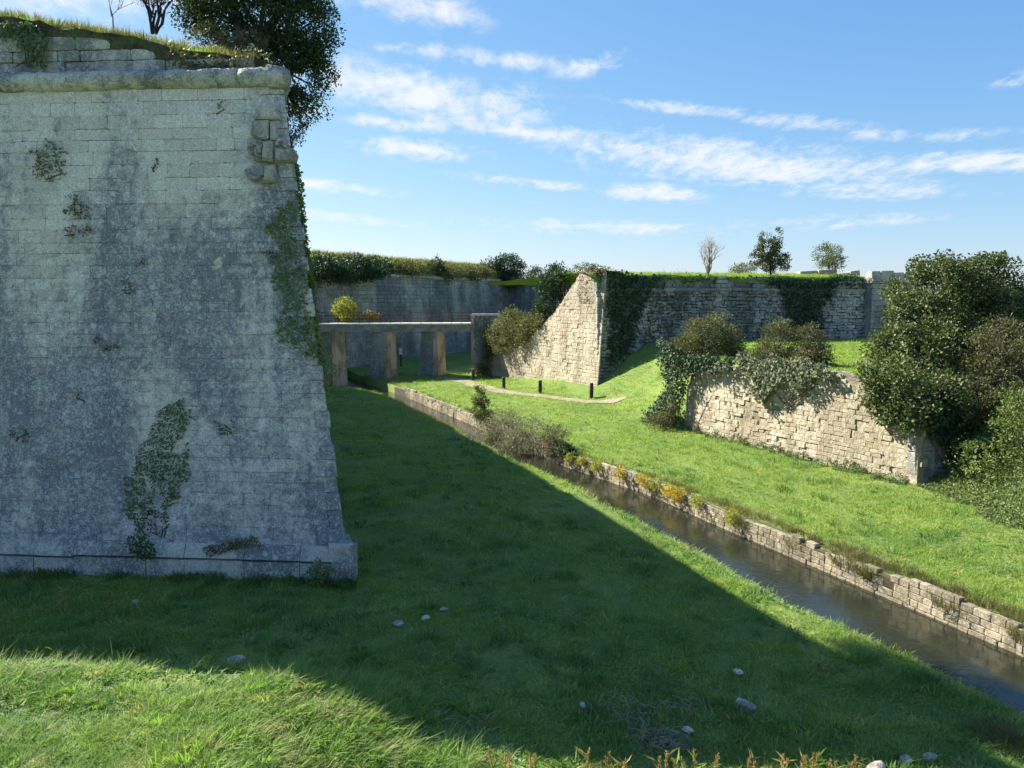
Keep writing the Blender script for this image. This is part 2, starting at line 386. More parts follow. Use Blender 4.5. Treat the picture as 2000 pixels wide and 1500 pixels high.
def face_blocks(O, u, wv, n, U, V, course, length, gap=.014, proud=.025, depth=.22, keep=None, ustart=None, rs=1, jit=.0, vj=0.):
    """list of (4x4 matrix, shown size) for blocks covering u in 0..U, v in 0..V"""
    r = random.Random(rs); out = []; v = 0.0
    while v < V:
        hgt = r.uniform(*course); uu = (ustart(v + hgt / 2) if ustart else 0.0); first = True
        while uu < U:
            L = r.uniform(*length) * (r.uniform(.5, .9) if first and r.random() < .5 else 1); first = False
            hh = hgt * (1 + r.uniform(-vj, vj)); L = min(L, max(U - uu, .1))
            uc, vc = uu + L / 2, v + hgt / 2 + r.uniform(-vj, vj) * hgt * .5
            kk = keep(uc, vc) if keep else 1
            if kk:
                pr = r.uniform(-proud, proud) + (kk - 1 if not isinstance(kk, bool) else 0)
                c = O + u * uc + wv * vc + n * pr
                a = r.uniform(-jit, jit)
                m = np.eye(4); m[:3, 0] = (u * math.cos(a) + wv * math.sin(a)) * (L - gap); m[:3, 1] = n * depth; m[:3, 2] = (wv * math.cos(a) - u * math.sin(a)) * (hh - gap); m[:3, 3] = c
                q = c - EYE; D = np.linalg.norm(q); px, py = proj(c)
                s = L * hh * abs(np.dot(q / D, n)) / D ** 2
                if not (0 < px < 2000 and 0 < py < 1500): s *= .001
                if np.dot(q, n) > 0: s *= .0001
                out.append((m, s))
            uu += L
        v += hgt
    return out
_ubm = {}
def lay(blocks, parent, mat, nmax=300, name='stone'):
    blocks = sorted(blocks, key=lambda b: -b[1])
    for i, (m, s) in enumerate(blocks[:nmax]):
        k = random.randrange(len(UB)); key = (k, mat.name)
        if key not in _ubm: _ubm[key] = mesh(name, UB[k][0], UB[k][1], mat)
        link(name, _ubm[key], parent, Matrix(m.tolist()))
    rest = blocks[nmax:]
    if rest:
        V, F, T, kk = [], [], [], 0
        for m, s in rest:
            bv, bf = UB[random.randrange(len(UB))]
            V.append(bv @ m[:3, :3].T + m[:3, 3]); F += [tuple(i + kk for i in f) for f in bf]; kk += len(bv); T += [random.random()] * len(bv)
        o = part(name + '_infill', np.concatenate(V), F, mat, parent, tone=T); setp(o, kind='stuff')

# ------------------------------------------------------------------ foliage
def leaves(pos, dirs, nr, size, wr, tone):
    d = dirs / (np.linalg.norm(dirs, axis=1, keepdims=True) + 1e-9)
    s = np.cross(d, nr); s /= (np.linalg.norm(s, axis=1, keepdims=True) + 1e-9)
    q = np.cross(s, d); size = size[:, None]
    a = pos; t = pos + d * size; mid = pos + d * size * .45 + q * size * .10
    l = mid + s * size * wr * .5; r_ = mid - s * size * wr * .5
    N = len(pos); V = np.stack([a, r_, t, l], 1).reshape(-1, 3)
    i = np.arange(N) * 4
    F = np.concatenate([np.stack([i, i + 1, i + 2], 1), np.stack([i, i + 2, i + 3], 1)])
    return V, F, np.repeat(tone, 4)
def rdir(n):
    v = rng.normal(size=(n, 3)); return v / np.linalg.norm(v, axis=1, keepdims=True)
def lobe(px, py, D, rx, ry, rd=None):
    c = P(px, py, D); k = np.linalg.norm(c - EYE) / 1500
    return c, np.array([rx * k, rd if rd else rx * k, ry * k])
def crown_points(lobes, nclump, lpc, rc, shell=.55):
    vol = np.array([np.prod(r) ** .67 for c, r in lobes]); vol /= vol.sum(); cs = []; outs = []
    for (c, r), f in zip(lobes, vol):
        k = max(3, int(nclump * f)); d = rdir(k); rad = shell + (1 - shell) * rng.random(k) ** .6
        rad *= .82 + .36 * vnoise(d[:, 0] * 2.3 + c[0], d[:, 1] * 2.3 + c[1], d[:, 2] * 2.3)
        cs.append(c + d * rad[:, None] * r); outs.append(d)
    cs = np.concatenate(cs); outs = np.concatenate(outs); k = len(cs)
    rcs = rc * rng.uniform(.6, 1.4, k)
    idx = np.repeat(np.arange(k), lpc)
    off = rng.normal(size=(len(idx), 3)) * .55; ln = np.linalg.norm(off, axis=1, keepdims=True); off *= np.minimum(1, 1.05 / (ln + 1e-6))
    pos = cs[idx] + off * rcs[idx][:, None] * np.array([1, 1, .8])
    return cs, outs, pos, off, idx
def plant(name, label, cat, base, lobes, nclump, lpc, size, mat, rc=.35, wr=.55, shell=.5, trunk=.1, stems=1, up=.25, bark='bark', group=None, crown='crown', twigs=14, mats=None):
    base = np.asarray(base, float); t = thing(name, label, cat, base, group)
    cs, outs, pos, off, idx = crown_points(lobes, nclump, lpc, rc, shell)
    n = len(pos); d = rdir(n) * .8 + outs[idx] * .5 + off * .3; d[:, 2] += up
    nr = rdir(n) * .6 + np.array([0, 0, .6]) + outs[idx] * .3
    tone = np.clip(rng.normal(.45, .25, n) + rng.normal(0, .16, len(cs))[idx], 0, 1)
    V, F, T = leaves(pos, d, nr, size * rng.uniform(.6, 1.35, n), wr, tone)
    part(crown, V, F, mat, t, tone=T)
    mb = MB(); mean = np.mean([c for c, r in lobes], 0)
    for s in range(stems):
        b0 = base + np.array([rng.uniform(-1, 1), rng.uniform(-1, 1), -.05]) * trunk * 2 * (stems > 1)
        tgt = lobes[s % len(lobes)][0] if stems > 1 else mean
        mid = b0 * .5 + tgt * .5 + rng.normal(0, .08, 3); mb.tube([b0, mid, tgt], [trunk, trunk * .75, trunk * .4], 7)
    mb.build('trunk', M[bark], t, True)
    mb = MB()
    for c, r in lobes:
        m0 = base * .35 + mean * .65
        mb.tube([m0, m0 * .5 + c * .5 + rng.normal(0, .05, 3), c], [trunk * .5, trunk * .35, trunk * .2], 5)
    for k in rng.choice(len(cs), min(twigs, len(cs)), replace=False):
        c = lobes[int(np.argmin([np.linalg.norm((cs[k] - l[0]) / l[1]) for l in lobes]))][0]
        mb.tube([c * .6 + base * .4, c * .4 + cs[k] * .6, cs[k] + outs[k] * rc * .3], [trunk * .25, trunk * .16, trunk * .06], 4)
    mb.build('branch', M[bark], t, True)
    return t
def bare_tree(name, label, base, height, spread, mat, stems=3, depth=4, r0=.05, leafs=None, lsize=.06, leafmat_=None, rs=3, group=None, up=.25):
    base = np.asarray(base, float); t = thing(name, label, 'tree', base, group); r = random.Random(rs); trunk = MB(); br = MB(); tips = []
    def grow(p, d, L, rad, k):
        d = nrm(d); q = p + d * L; mid = (p + q) / 2 + np.array([r.gauss(0, .05) * L for _ in range(3)])
        (trunk if k == depth else br).tube([p, mid, q], [rad, rad * .85, rad * .65], 5 if k > 1 else 3)
        tips.append(q); tips.append(mid)
        if k == 0: return
        for i in range(r.choice((2, 3, 3))):
            nd = d + np.array([r.gauss(0, .55) * spread, r.gauss(0, .55) * spread, r.gauss(up, .25)]); s = r.uniform(.45, 1)
            grow(p + (q - p) * s, nd, L * r.uniform(.55, .8), rad * .6 * (1.1 - .3 * s), k - 1)
    for s in range(stems):
        grow(base + np.array([r.gauss(0, .03), r.gauss(0, .03), -.05]), np.array([r.gauss(0, .28) * spread, r.gauss(0, .28) * spread, 1]), height * r.uniform(.36, .46), r0 * r.uniform(.7, 1), depth)
    trunk.build('trunk', mat, t, True); br.build('branch', mat, t, True)
    if leafs:
        tp = np.array(tips); i = rng.integers(0, len(tp), leafs); pos = tp[i] + rng.normal(0, .09, (leafs, 3))
        V, F, T = leaves(pos, rdir(leafs), rdir(leafs), lsize * rng.uniform(.6, 1.4, leafs), .55, rng.random(leafs)); part('crown', V, F, leafmat_, t, tone=T)
    return t
def ivy(name, label, O, n, poly_px, dens, size, mat, thick=.08, cat='ivy', group=None, ragged=.5, parent=None, freq=1.3, stems=6, droop=.6):
    """leaves lying on a wall plane inside an outline measured on that plane"""
    n = nrm(n); u = nrm(np.cross((0, 0, 1), n)); v = np.cross(n, u)
    pp = np.array([PL(x, y, O, n) for x, y in poly_px]); uv = np.stack([(pp - O) @ u, (pp - O) @ v], 1)
    lo, hi = uv.min(0) - .15, uv.max(0) + .15; N = int(dens * np.prod(hi - lo))
    a = lo + rng.random((N, 2)) * (hi - lo)
    wob = (np.stack([fbm(a[:, 0] * freq, a[:, 1] * freq, 3.1), fbm(a[:, 0] * freq + 9, a[:, 1] * freq, 7.7)], 1) - .5) * ragged * 1.6
    k = inpoly(a[:, 0] + wob[:, 0], a[:, 1] + wob[:, 1], uv) & (fbm(a[:, 0] * 2.2, a[:, 1] * 1.6, 1.3) > .30 * ragged + .12 * rng.random(N))
    a = a[k]; N = len(a); th = thick * (.3 + 1.2 * fbm(a[:, 0] * 1.8, a[:, 1] * 1.8, 5.)) * rng.random(N)
    pos = O + a[:, :1] * u + a[:, 1:] * v + (n * (.015 + th[:, None]))
    d = rng.normal(size=(N, 3)) * .55 + np.array([0, 0, -droop]) + n * .35; nr = rng.normal(size=(N, 3)) * .4 + n
    V, F, T = leaves(pos, d, nr, size * rng.uniform(.55, 1.3, N), .85, np.clip(rng.normal(.45, .28, N), 0, 1))
    base = O + uv[:, 0].mean() * u + uv[:, 1].min() * v
    t = thing(name, label, cat, base, group)
    part('foliage', V, F, mat, t, tone=T)
    if stems:
        mb = MB()
        for s in range(stems):
            i = rng.integers(0, N); tip = O + a[i, 0] * u + a[i, 1] * v + n * .01
            b = base + u * rng.normal(0, .15 * (hi[0] - lo[0])) + n * .01
            mb.tube([b, b * .5 + tip * .5 + u * rng.normal(0, .1), tip], [.018, .013, .006], 4)
        mb.build('stem', M['bark'], t)
    return t
def clump(name, label, cat, base, h, rad, nblade, mat, size=.03, lean=.5, group=None, extra=None):
    """tuft of long narrow blades"""
    base = np.asarray(base, float); b = base + np.stack([rng.normal(0, rad * .5, nblade), rng.normal(0, rad * .5, nblade), np.zeros(nblade)], 1)
    d = rng.normal(size=(nblade, 3)) * lean + (b - base) / rad * .5; d[:, 2] = 1
    V, F, T = leaves(b, d, rdir(nblade), h * rng.uniform(.45, 1.1, nblade), size / h, rng.random(nblade))
    me = mesh(name, V - base, F, mat, tone=T); o = link(name, me, None, Matrix.Translation(base.tolist()))
    return setp(o, label, cat, group)

# ------------------------------------------------------------------ terrain
_RY = np.array([-40, 4, 8, 14.04, 18.5, 21.8, 25.4, 30.9, 39.6, 51, 62, 90, 2000.])
_RX = np.array([26, 13.2, 11.6, 9.36, 7.5, 6.1, 4.74, 1.65, -1.85, -6.8, -12.5, -24, -24.])
def XR(y): return np.interp(y, _RY, _RX)
def XLw(y): return np.interp(y, [0, 8, 12.3, 14.5, 18, 24.7, 31, 37, 50, 60], [1.2, 1.3, 1.8, 2.0, 2.05, 1.95, 1.35, 1.35, 1.3, 2.6])
WATER = -0.62
# bastion plan
E1 = nrm((-.997, .075, 0)); N1 = np.array([-E1[1], E1[0], 0]); N1 = N1 if N1[1] < 0 else -N1
E2 = nrm((-.336, .942, 0)); N2 = np.array([E2[1], -E2[0], 0])
CB = G(683, 1122, 0.0)
# sunlit retaining wall plan
RF = G(1335, 838, .12); RN = G(1790, 948, .12); RD = nrm(RN - RF); RLEN = np.linalg.norm(RN - RF)
RNn = np.array([RD[1], -RD[0], 0]); RNn = RNn if RNn[0] < 0 else -RNn
RT = -RNn          # direction of the wall's return, away from the canal
# spur wall plan
SC = np.array([5.2, 47.0, 0.]); SF = np.array([-2.2, 60.5, 0.]); SD = nrm(SF - SC); SN = np.array([-SD[1], SD[0], 0]); SN = SN if SN[0] < 0 else -SN
# curtain plan
KC = SC + np.array([.1, .15, 0]); KE = np.array([24.2, 52.5, 0]); KD = nrm(KE - KC); KN = np.array([KD[1], -KD[0], 0]); KN = KN if KN[1] < 0 else -KN
TZ = 3.3
def zt(x, y):
    x = np.asarray(x, float); y = np.asarray(y, float)
    xr = XR(y); wd = XLw(y); dl = xr - wd - x; dr = x - xr
    bump = (fbm(x * .55, y * .55, 2.) - .5) * .22 + (fbm(x * 1.9, y * 1.9, 4.) - .5) * .08
    left = -.78 + .60 * smooth(dl, -.25, 1.3) + .2 * smooth(dl, .8, 6) + bump * smooth(dl, 0, 1.5) + .25 * smooth(y, 40, 48) * smooth(dl, .3, 3)
    nb_ = np.minimum(np.abs((x - CB[0]) * N1[0] + (y - CB[1]) * N1[1]), 9); left = left - .14 * (1 - smooth(nb_, .3, 4.)) * (y < 24)
    left = left + .80 * smooth(y, 11.7, 10.1) * smooth(x + .5 * (fbm(x * .7, y * .7, 5.) - .5), -.7, -3.4) - .16 * smooth(x, -.5, 2) * smooth(y, 14, 11)
    left = left - 1.2 * smooth(y, 50.5, 54) * smooth(y, 70, 64)
    right = -.12 + .22 * smooth(dr, .3, 6) + .6 * bump * smooth(dr, .5, 3)
    # grassy mound and terrace
    dface = (x - RF[0]) * -RNn[0] + (y - RF[1]) * -RNn[1]; s = (x - RF[0]) * RD[0] + (y - RF[1]) * RD[1]
    dret = -((x - RN[0]) * RD[0] + (y - RN[1]) * RD[1])
    terr = TZ * smooth(dface, .25, .75) * smooth(dret, .25, .75)
    xf = np.interp(y, [30, 35, 38.5, 43.2, 47, 52, 58], [7.9, 7.2, 6.3, 5.6, 4.1, 1.6, -1])
    d = (x - xf) * .92
    slope = TZ * smooth(d + bump * 2, -.6, 5.4)
    k = smooth(s, -1.6, .05)
    rise = slope * (1 - k) + terr * k
    # bramble bank at the right
    bank = 3.1 * smooth(x - 12.9 - .25 * np.maximum(19 - y, 0), 0, 4.6) * (1 - smooth(dret, -.3, .3) * smooth(dface, .2, .8))
    right = right + np.maximum(rise, bank * smooth(y, 6, 16))
    z = np.where(dl > -.25, left, np.where(dr > .0, right, -1.3))
    far = smooth(np.hypot(x, y), 150, 400)
    return z * (1 - far) + .0 * far
tcols = np.concatenate([[-1500, -600, -250, -120, -70, -45], np.arange(-32, -3.4, .42), np.arange(-3.2, -.5, .17), [-.3, 0.0, .16, .17], np.arange(.35, 16, .33), np.arange(16, 40, 1.2), [50, 80, 150, 300, 700, 1500]])
trows = np.concatenate([[-60, -30, -12, -4], np.arange(0, 6, 1.), np.arange(6, 30, .3), np.arange(30, 62, .45), np.arange(62, 120, 2.5), [140, 180, 250, 400, 700, 1200, 2500]])
YY = np.repeat(trows[:, None], len(tcols), 1); XX = XR(YY) + tcols[None, :]
ZZ = zt(XX, YY)
a, b_ = len(trows), len(tcols)
ii = (np.arange(a - 1)[:, None] * b_ + np.arange(b_ - 1)[None, :]).ravel()
GF = np.stack([ii, ii + 1, ii + b_ + 1, ii + b_], 1)
setp(part('ground', np.stack([XX, YY, ZZ], 2).reshape(-1, 3), GF, M['ground'], None, True), kind='structure')
wy = np.concatenate([np.arange(-8, 66, 1.)]); wr_ = [np.stack([XR(wy) + o, wy, np.full(len(wy), WATER)], 1) for o in (.12, -1., -2., -3.4)]
V, F = loft(wr_); setp(part('canal_water', V, F, M['water'], None, True), kind='structure')

# path ribbon
pp = [G(868, 736, .1), G(905, 744, .1), G(948, 758, .1), G(1000, 768, .1), G(1060, 775, .1), G(1125, 783, .1), G(1192, 788, .1), G(1225, 790, .1)]
pp = np.array(pp); tt = np.linspace(0, len(pp) - 1, 60); pc = np.stack([np.interp(tt, np.arange(len(pp)), pp[:, k]) for k in (0, 1)], 1)
tg = np.gradient(pc, axis=0); tg /= np.linalg.norm(tg, axis=1, keepdims=True); sd = np.stack([-tg[:, 1], tg[:, 0]], 1)
PATH = pc
rails = []
for o in np.linspace(-.62, .62, 5):
    wv_ = .12 * (vnoise(tt * 3, o * 0 + np.sign(o)) - .5) * abs(o) * 2
    q = pc + sd * ((o + wv_) * np.interp(tt, [0, .4, 3.2, 3.8, 6.2, 7], [.3, 1, .9, .9, .7, .12]))[:, None]; rails.append(np.stack([q[:, 0], q[:, 1], zt(q[:, 0], q[:, 1]) + .03], 1))
V, F = loft(rails); setp(part('gravel_path', V, F, M['path'], None, True), kind='structure')

NTH = ['first', 'second', 'third', 'fourth', 'fifth', 'sixth', 'seventh', 'eighth', 'ninth', 'tenth', 'eleventh', 'twelfth', 'thirteenth', 'fourteenth', 'fifteenth']
# ------------------------------------------------------------------ the big bastion on the left
ab = np.linalg.solve(np.array([N1[:2], N2[:2]]), [-1, -1])        # corner shift for one metre of setback
x0 = (548 - 1000) / 1500
# batter: make the corner meet the cordon where the photograph shows it
best = None
for k in np.linspace(.04, .2, 161):
    cd = np.array([ab[0] * k, ab[1] * k, 1.0])
    hs = np.linspace(8, 13, 251); q = proj(CB + hs[:, None] * cd); i = int(np.argmin(abs(q[1] - 150))); e = abs(q[0][i] - 548)
    if best is None or e < best[0]: best = (e, k, hs[i])
BK, BH = best[1], best[2]
CDIR = np.array([ab[0] * BK, ab[1] * BK, 1.0])
W1 = np.array([*(-N1[:2] * BK), 1.0]); W1n = nrm(W1); WL = np.linalg.norm(W1)
BN = nrm(N1 + np.array([0, 0, BK]))            # true normal of the battered face
def FB(u, h, o=0.): return CB + E1 * u + W1 * h + BN * o
def corner(h): return CB + CDIR * h
bastion = thing('stone_bastion', 'huge weathered grey stone bastion with lichen and a rounded cordon, filling the left', 'bastion', CB)
core = MB(); back = CB + E1 * 26 + E2 * 40
def ring(h, inset=.02):
    c = corner(h) + (E1 + E2) * inset
    L = 26.; K = 41.
    return [c, c + E2 * K, c + E2 * K + E1 * L, c + E1 * L]
core.box8(ring(-.6) + ring(BH + .2)); core.build('wall_core', M['bastion_joint'], bastion)
def ust(v): h = v / WL; return float(np.dot(corner(h) - FB(0, h), E1)) + .30
ubx = W1n
Uv = np.cross(BN, ubx); Uv = Uv if np.dot(Uv, E1) > 0 else -Uv
hand = np.dot(np.cross(-E1, BN), W1n)
pl_top = float(PL(300, 1054, CB, BN)[2]); pl_mid = float(PL(300, 1086, CB, BN)[2])
def keep_b(uc, vc):
    h = vc / WL
    return h > pl_top - .1 and h < BH - .21
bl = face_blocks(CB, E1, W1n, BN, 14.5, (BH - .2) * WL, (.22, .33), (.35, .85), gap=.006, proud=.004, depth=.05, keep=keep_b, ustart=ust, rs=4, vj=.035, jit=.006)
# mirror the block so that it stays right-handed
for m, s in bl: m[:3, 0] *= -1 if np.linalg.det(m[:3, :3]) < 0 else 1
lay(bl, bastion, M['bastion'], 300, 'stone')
# quoins at the salient edge
h = pl_top; r = random.Random(5); qi = 0
while h < BH - .3:
    hh = r.uniform(.28, .40); hh = min(hh, BH - .27 - h); qi += 1
    la, lb = (.62, .34) if qi % 2 else (.36, .6)
    la += r.uniform(-.06, .06); o = r.uniform(-.03, .035); mb = MB()
    rows = []
    for hz in (h + .008, h + hh - .008):
        c = corner(hz) - (E1 + E2) * (.02 + o); ch = .03 + r.uniform(0, .06)
        rows.append([c + E1 * ch + E2 * .004, c + E2 * ch + E1 * .004, c + E2 * lb, c + E2 * lb + E1 * la * .4, c + E1 * la])
    v = rows[0] + rows[1]
    mb.add(v, [tuple(range(4, -1, -1)), tuple(range(5, 10))] + [(i, (i + 1) % 5, 5 + (i + 1) % 5, 5 + i) for i in range(5)])
    mb.build('quoin', M['bastion'], bastion); h += hh
# plinth
u = -.12
r = random.Random(11)
while u < 14.5:
    L = r.uniform(.8, 1.7); mb = MB(); u1 = u + L - .015
    pm = pl_mid + r.uniform(-.02, .02)
    for (h0, h1, pr0, pr1) in ((pm + .006, pl_top, .15, .05), (-.5, pm, .125, .13)):
        j = r.uniform(-.012, .012)
        v = [FB(u, h0, -.2), FB(u1, h0, -.2), FB(u1, h0, pr0 + j), FB(u, h0, pr0 + j), FB(u, h1, -.2), FB(u1, h1, -.2), FB(u1, h1 - .05, pr1 + j), FB(u, h1 - .05, pr1 + j)]
        mb.box8(v)
    mb.build('plinth_stone', M['cordon'], bastion); u += L
c = corner(.1) - (E1 + E2) * .16; mb = MB()
v = [c, c + E2 * .8, c + E2 * .8 + E1 * .55, c + E1 * .55]; v2 = [q + np.array([0, 0, pl_top - .06]) + CDIR * [1, 1, 0] * (pl_top - .1) for q in v]; mb.box8(v + v2); mb.build('corner_plinth_stone', M['cordon'], bastion)
# cordon of half-round stones, on the face and a short way round the corner
def cordon_stone(p0, p1, n, rad, name='cordon_stone'):
    nseg, na = 7, 12; t_ = nrm(p1 - p0); V = []; sd_ = random.random() * 50
    for i in range(nseg):
        f = i / (nseg - 1); p = p0 + (p1 - p0) * f
        for j in range(na):
            a_ = -math.pi / 2 + math.pi * j / (na - 1)
            rr = rad * (1 + .26 * (vnoise(i * .9 + sd_, j * .8) - .5) - (.10 * vnoise(i * 1.7, sd_) if j > 8 else 0))
            V.append(p + n * (rr * math.cos(a_) * 1.0) + np.array([0, 0, rr * math.sin(a_)]))
        V.append(p - n * .3 + np.array([0, 0, rad])); V.append(p - n * .3 - np.array([0, 0, rad]))
    w_ = na + 2; F = [(i * w_ + j, i * w_ + (j + 1) % w_, (i + 1) * w_ + (j + 1) % w_, (i + 1) * w_ + j) for i in range(nseg - 1) for j in range(w_)]
    F += [tuple(range(w_ - 1, -1, -1)), tuple(range((nseg - 1) * w_, nseg * w_))]
    return part(name, V, F, M['cordon'], bastion, True)
r = random.Random(3); u = float(np.dot(corner(BH) - FB(0, BH), E1)) - .10
while u < 15:
    L = r.uniform(.8, 1.6)
    hz = BH + .035 * u * 0 + r.uniform(-.012, .012)
    cordon_stone(FB(u + .006, hz, -.02), FB(u + L - .006, hz, -.02), N1, .222 + r.uniform(-.014, .012)); u += L
u = -.1
while u < 40:
    L = 1.3 if u < 5 else 8.
    cordon_stone(corner(BH) + E2 * u, corner(BH) + E2 * (u + L - .01), N2, .222); u += L
# parapet of rough blocks above the cordon, then earth and turf
PO = corner(BH + .24) + (E1 + E2) * .30
def crest(uu):  return np.interp(uu, [0, .6, 1.6, 3.4, 5, 7.5, 10.4, 12.2, 26], [.34, .5, .72, 1.1, 1.4, 1.8, 1.95, .8, .6])
def par_top(uu): return np.interp(uu, [0, 2.2, 3., 4.6, 6, 9, 11, 13, 26], [.22, .34, .62, .85, 1.15, 1.5, 1.5, .5, .4])
bl = face_blocks(PO, E1, np.array([0, 0, 1.]), N1, 14, 1.9, (.22, .36), (.4, 1.1), gap=.014, proud=.03, depth=.22, keep=lambda a_, v_: v_ < par_top(a_) - .08 + .1 * math.sin(a_ * 5), ustart=lambda v_: .25, rs=9, jit=.02)
for m, s in bl: m[:3, 0] *= -1 if np.linalg.det(m[:3, :3]) < 0 else 1
lay(bl, bastion, M['cordon'], 120, 'parapet_stone')
us = np.concatenate([np.linspace(0, 15, 76), np.linspace(15.5, 26, 12)]); rails = []
pt, cr = par_top(us), crest(us)
jag = (fbm(us * 1.7, us * 0, 3.) - .5)
for (ins, zf, nz) in ((.16, -.05, .0), (.02, None, .5), (-.03, None, 1), (.25, None, .6), (.8, None, .5), (1.7, None, .5), (3.5, None, .4), (12., None, .2)):
    Pn = []
    for i, uu in enumerate(us):
        p = PO + np.array([ab[0], ab[1], 0]) * ins + E1 * uu
        if zf is not None: z = zf
        else:
            f = {.02: 0., -.03: .35, .25: .55, .8: .8, 1.7: 1.0, 3.5: 1.05, 12.: 1.1}[ins]; z = pt[i] + (cr[i] - pt[i]) * f + jag[i] * .22 * nz
        Pn.append(p + np.array([0, 0, z + 0.]) + N1 * (jag[i] * .16 * nz))
    rails.append(Pn)
V, F = loft(rails); part('earth_cap', V, F, M['dryturf'], bastion, True)
# cap along the flank (hidden side), keeps the top closed
fl = np.linspace(0, 41, 60); rails = []
for (ins, f) in ((.16, -.05), (.02, .72), (-.03, .8), (.25, .9), (.8, 1.15), (1.7, 1.4), (3.5, 1.45), (12., 1.5)):
    rails.append([PO + np.array([ab[0], ab[1], 0]) * ins + E2 * s_ + np.array([0, 0, f * np.interp(s_, [0, 1, 6, 41], [.45, .7, .9, .9]) + .1 * (vnoise(s_, ins) - .5)]) for s_ in fl])
V, F = loft(rails); part('flank_earth_cap', V, F, M['dryturf'], bastion, True)
# carved relief at the salient: eroded shield, crown block and scrolls
def relief(pxpoly, o0, o1, name='carved_stone'):
    pts = [PL(x, y, CB, BN) for x, y in pxpoly]; n = len(pts); c_ = np.mean(pts, 0)
    V = [p + BN * o0 for p in pts] + [p + BN * (o1 * .72) for p in pts] + [c_ + (p - c_) * .78 + BN * o1 for p in pts]
    F = [tuple(range(2 * n, 3 * n))] + [(k * n + i, k * n + (i + 1) % n, (k + 1) * n + (i + 1) % n, (k + 1) * n + i) for k in (0, 1) for i in range(n)]
    if np.dot(np.cross(pts[1] - pts[0], pts[2] - pts[1]), BN) < 0: F = [tuple(reversed(f)) for f in F]
    return part(name, V, F, M['gate'], bastion)
relief([(517, 200), (530, 197), (545, 215), (551, 236), (524, 236), (500, 236), (506, 220)], -.05, .16)
relief([(497, 240), (529, 238), (529, 274), (515, 276), (496, 268)], -.05, .20)
relief([(531, 240), (541, 241), (544, 276), (532, 276)], -.05, .14)
relief([(520, 280), (537, 279), (539, 319), (518, 318)], -.05, .24)
relief([(497, 282), (512, 280), (518, 300), (512, 316), (497, 314)], -.05, .09)
relief([(522, 326), (540, 324), (545, 358), (519, 360)], -.05, .2)
relief([(541, 292), (560, 294), (575, 292), (582, 304), (578, 319), (560, 320), (541, 320)], -.05, .2)
def scroll(px, py, rad, a0, a1, rr=.035):
    c_ = PL(px, py, CB, BN); k = np.linspace(a0, a1, 16); q = rad * (1 - .35 * np.linspace(0, 1, 16))
    pts = [c_ - E1 * (q_ * math.cos(a_)) + W1n * (q_ * math.sin(a_)) + BN * .12 for a_, q_ in zip(k, q)]
    mb = MB(); mb.tube(pts, [rr * (1.1 - .5 * i / 15) for i in range(16)], 7); mb.build('scroll', M['gate'], bastion, True)
scroll(500, 295, .15, -.6, 4.4, .05); scroll(505, 336, .20, 3.0, 6.8, .06); scroll(513, 300, .13, 1.2, 5.2, .045); scroll(552, 284, .12, -1, 3.6, .045)

# ------------------------------------------------------------------ sunlit retaining wall (right)
Z = np.array([0, 0, 1.])
rk = .07; RW = nrm(Z - RNn * rk); Rn = nrm(RNn + Z * rk)
ret = thing('retaining_wall', 'sunlit cream limestone retaining wall, broken and pitted, at the right of the lawn', 'wall', (RF + RN) / 2)
def rtop(s): return np.interp(s, [0, .4, 1.2, 5, 8.2, 9.6, RLEN], [2.0, 2.55, 2.95, 3.2, 3.25, 2.7, 2.25]) + .18 * (vnoise(np.asarray(s) * 1.3, 4.2) - .5)
def crack(s, v):
    s0 = 3.75 + .25 * (v - 1)
    return abs(s - s0) < .35 * (1 - abs(v - 1.0) / 1.3) and v < 2.1
rr = random.Random(8)
def keep_r(s, v):
    if v > rtop(s) - .03: return 0
    if crack(s, v): return .91 if rr.random() < .6 else 0
    if 9.2 < s < 9.75 and 1.1 < v < 1.75 and rr.random() < .8: return .90
    pit = fbm(s * .6, v * .7, 6.2)
    if pit > .46 and rr.random() < .07: return 0
    if pit > .44 and rr.random() < .12: return .95
    return 1 + (rr.uniform(-.02, .01) if pit > .46 else 0)
bl = face_blocks(RF - Z * .35, RD, RW, Rn, RLEN, 4.0, (.13, .21), (.15, .42), gap=.007, proud=.007, depth=.07, keep=lambda s, v: keep_r(s, v - .35), rs=21, jit=.03, vj=.14)
for m, s in bl: m[:3, 0] *= -1 if np.linalg.det(m[:3, :3]) < 0 else 1
lay(bl, ret, M['sunwall'], 300, 'stone')
ss_ = np.linspace(0, RLEN - .05, 140); rails = []
for (o, z0) in ((-.07, -.6), (-.07, None), (-.8, None), (-.8, -.6)):
    rails.append([RF + RD * s + RNn * (o - rk * ((rtop(s) if z0 is None else z0))) + Z * (rtop(s) + .04 + .06 * (vnoise(s * 3.3, 1.) - .5) if z0 is None else z0) for s in ss_])
V, F = loft(rails); part('wall_core', V, F, M['sunwall_core'], ret)
h = -.4; r = random.Random(15); qi = 0
while h < 2.2:
    hh = min(r.uniform(.26, .36), 2.25 - h); qi += 1; la, lb = (.5, .3) if qi % 2 else (.3, .5); mb = MB(); rows = []
    for hz in (h + .004, h + hh - .004):
        c = RN + (RNn + RD) * (.016 - rk * hz) + Z * hz; rows += [[c, c + RT * lb, c + RT * lb - RD * la, c - RD * la]]
    mb.box8(rows[0] + rows[1]); mb.build('quoin', M['sunwall'], ret); h += hh
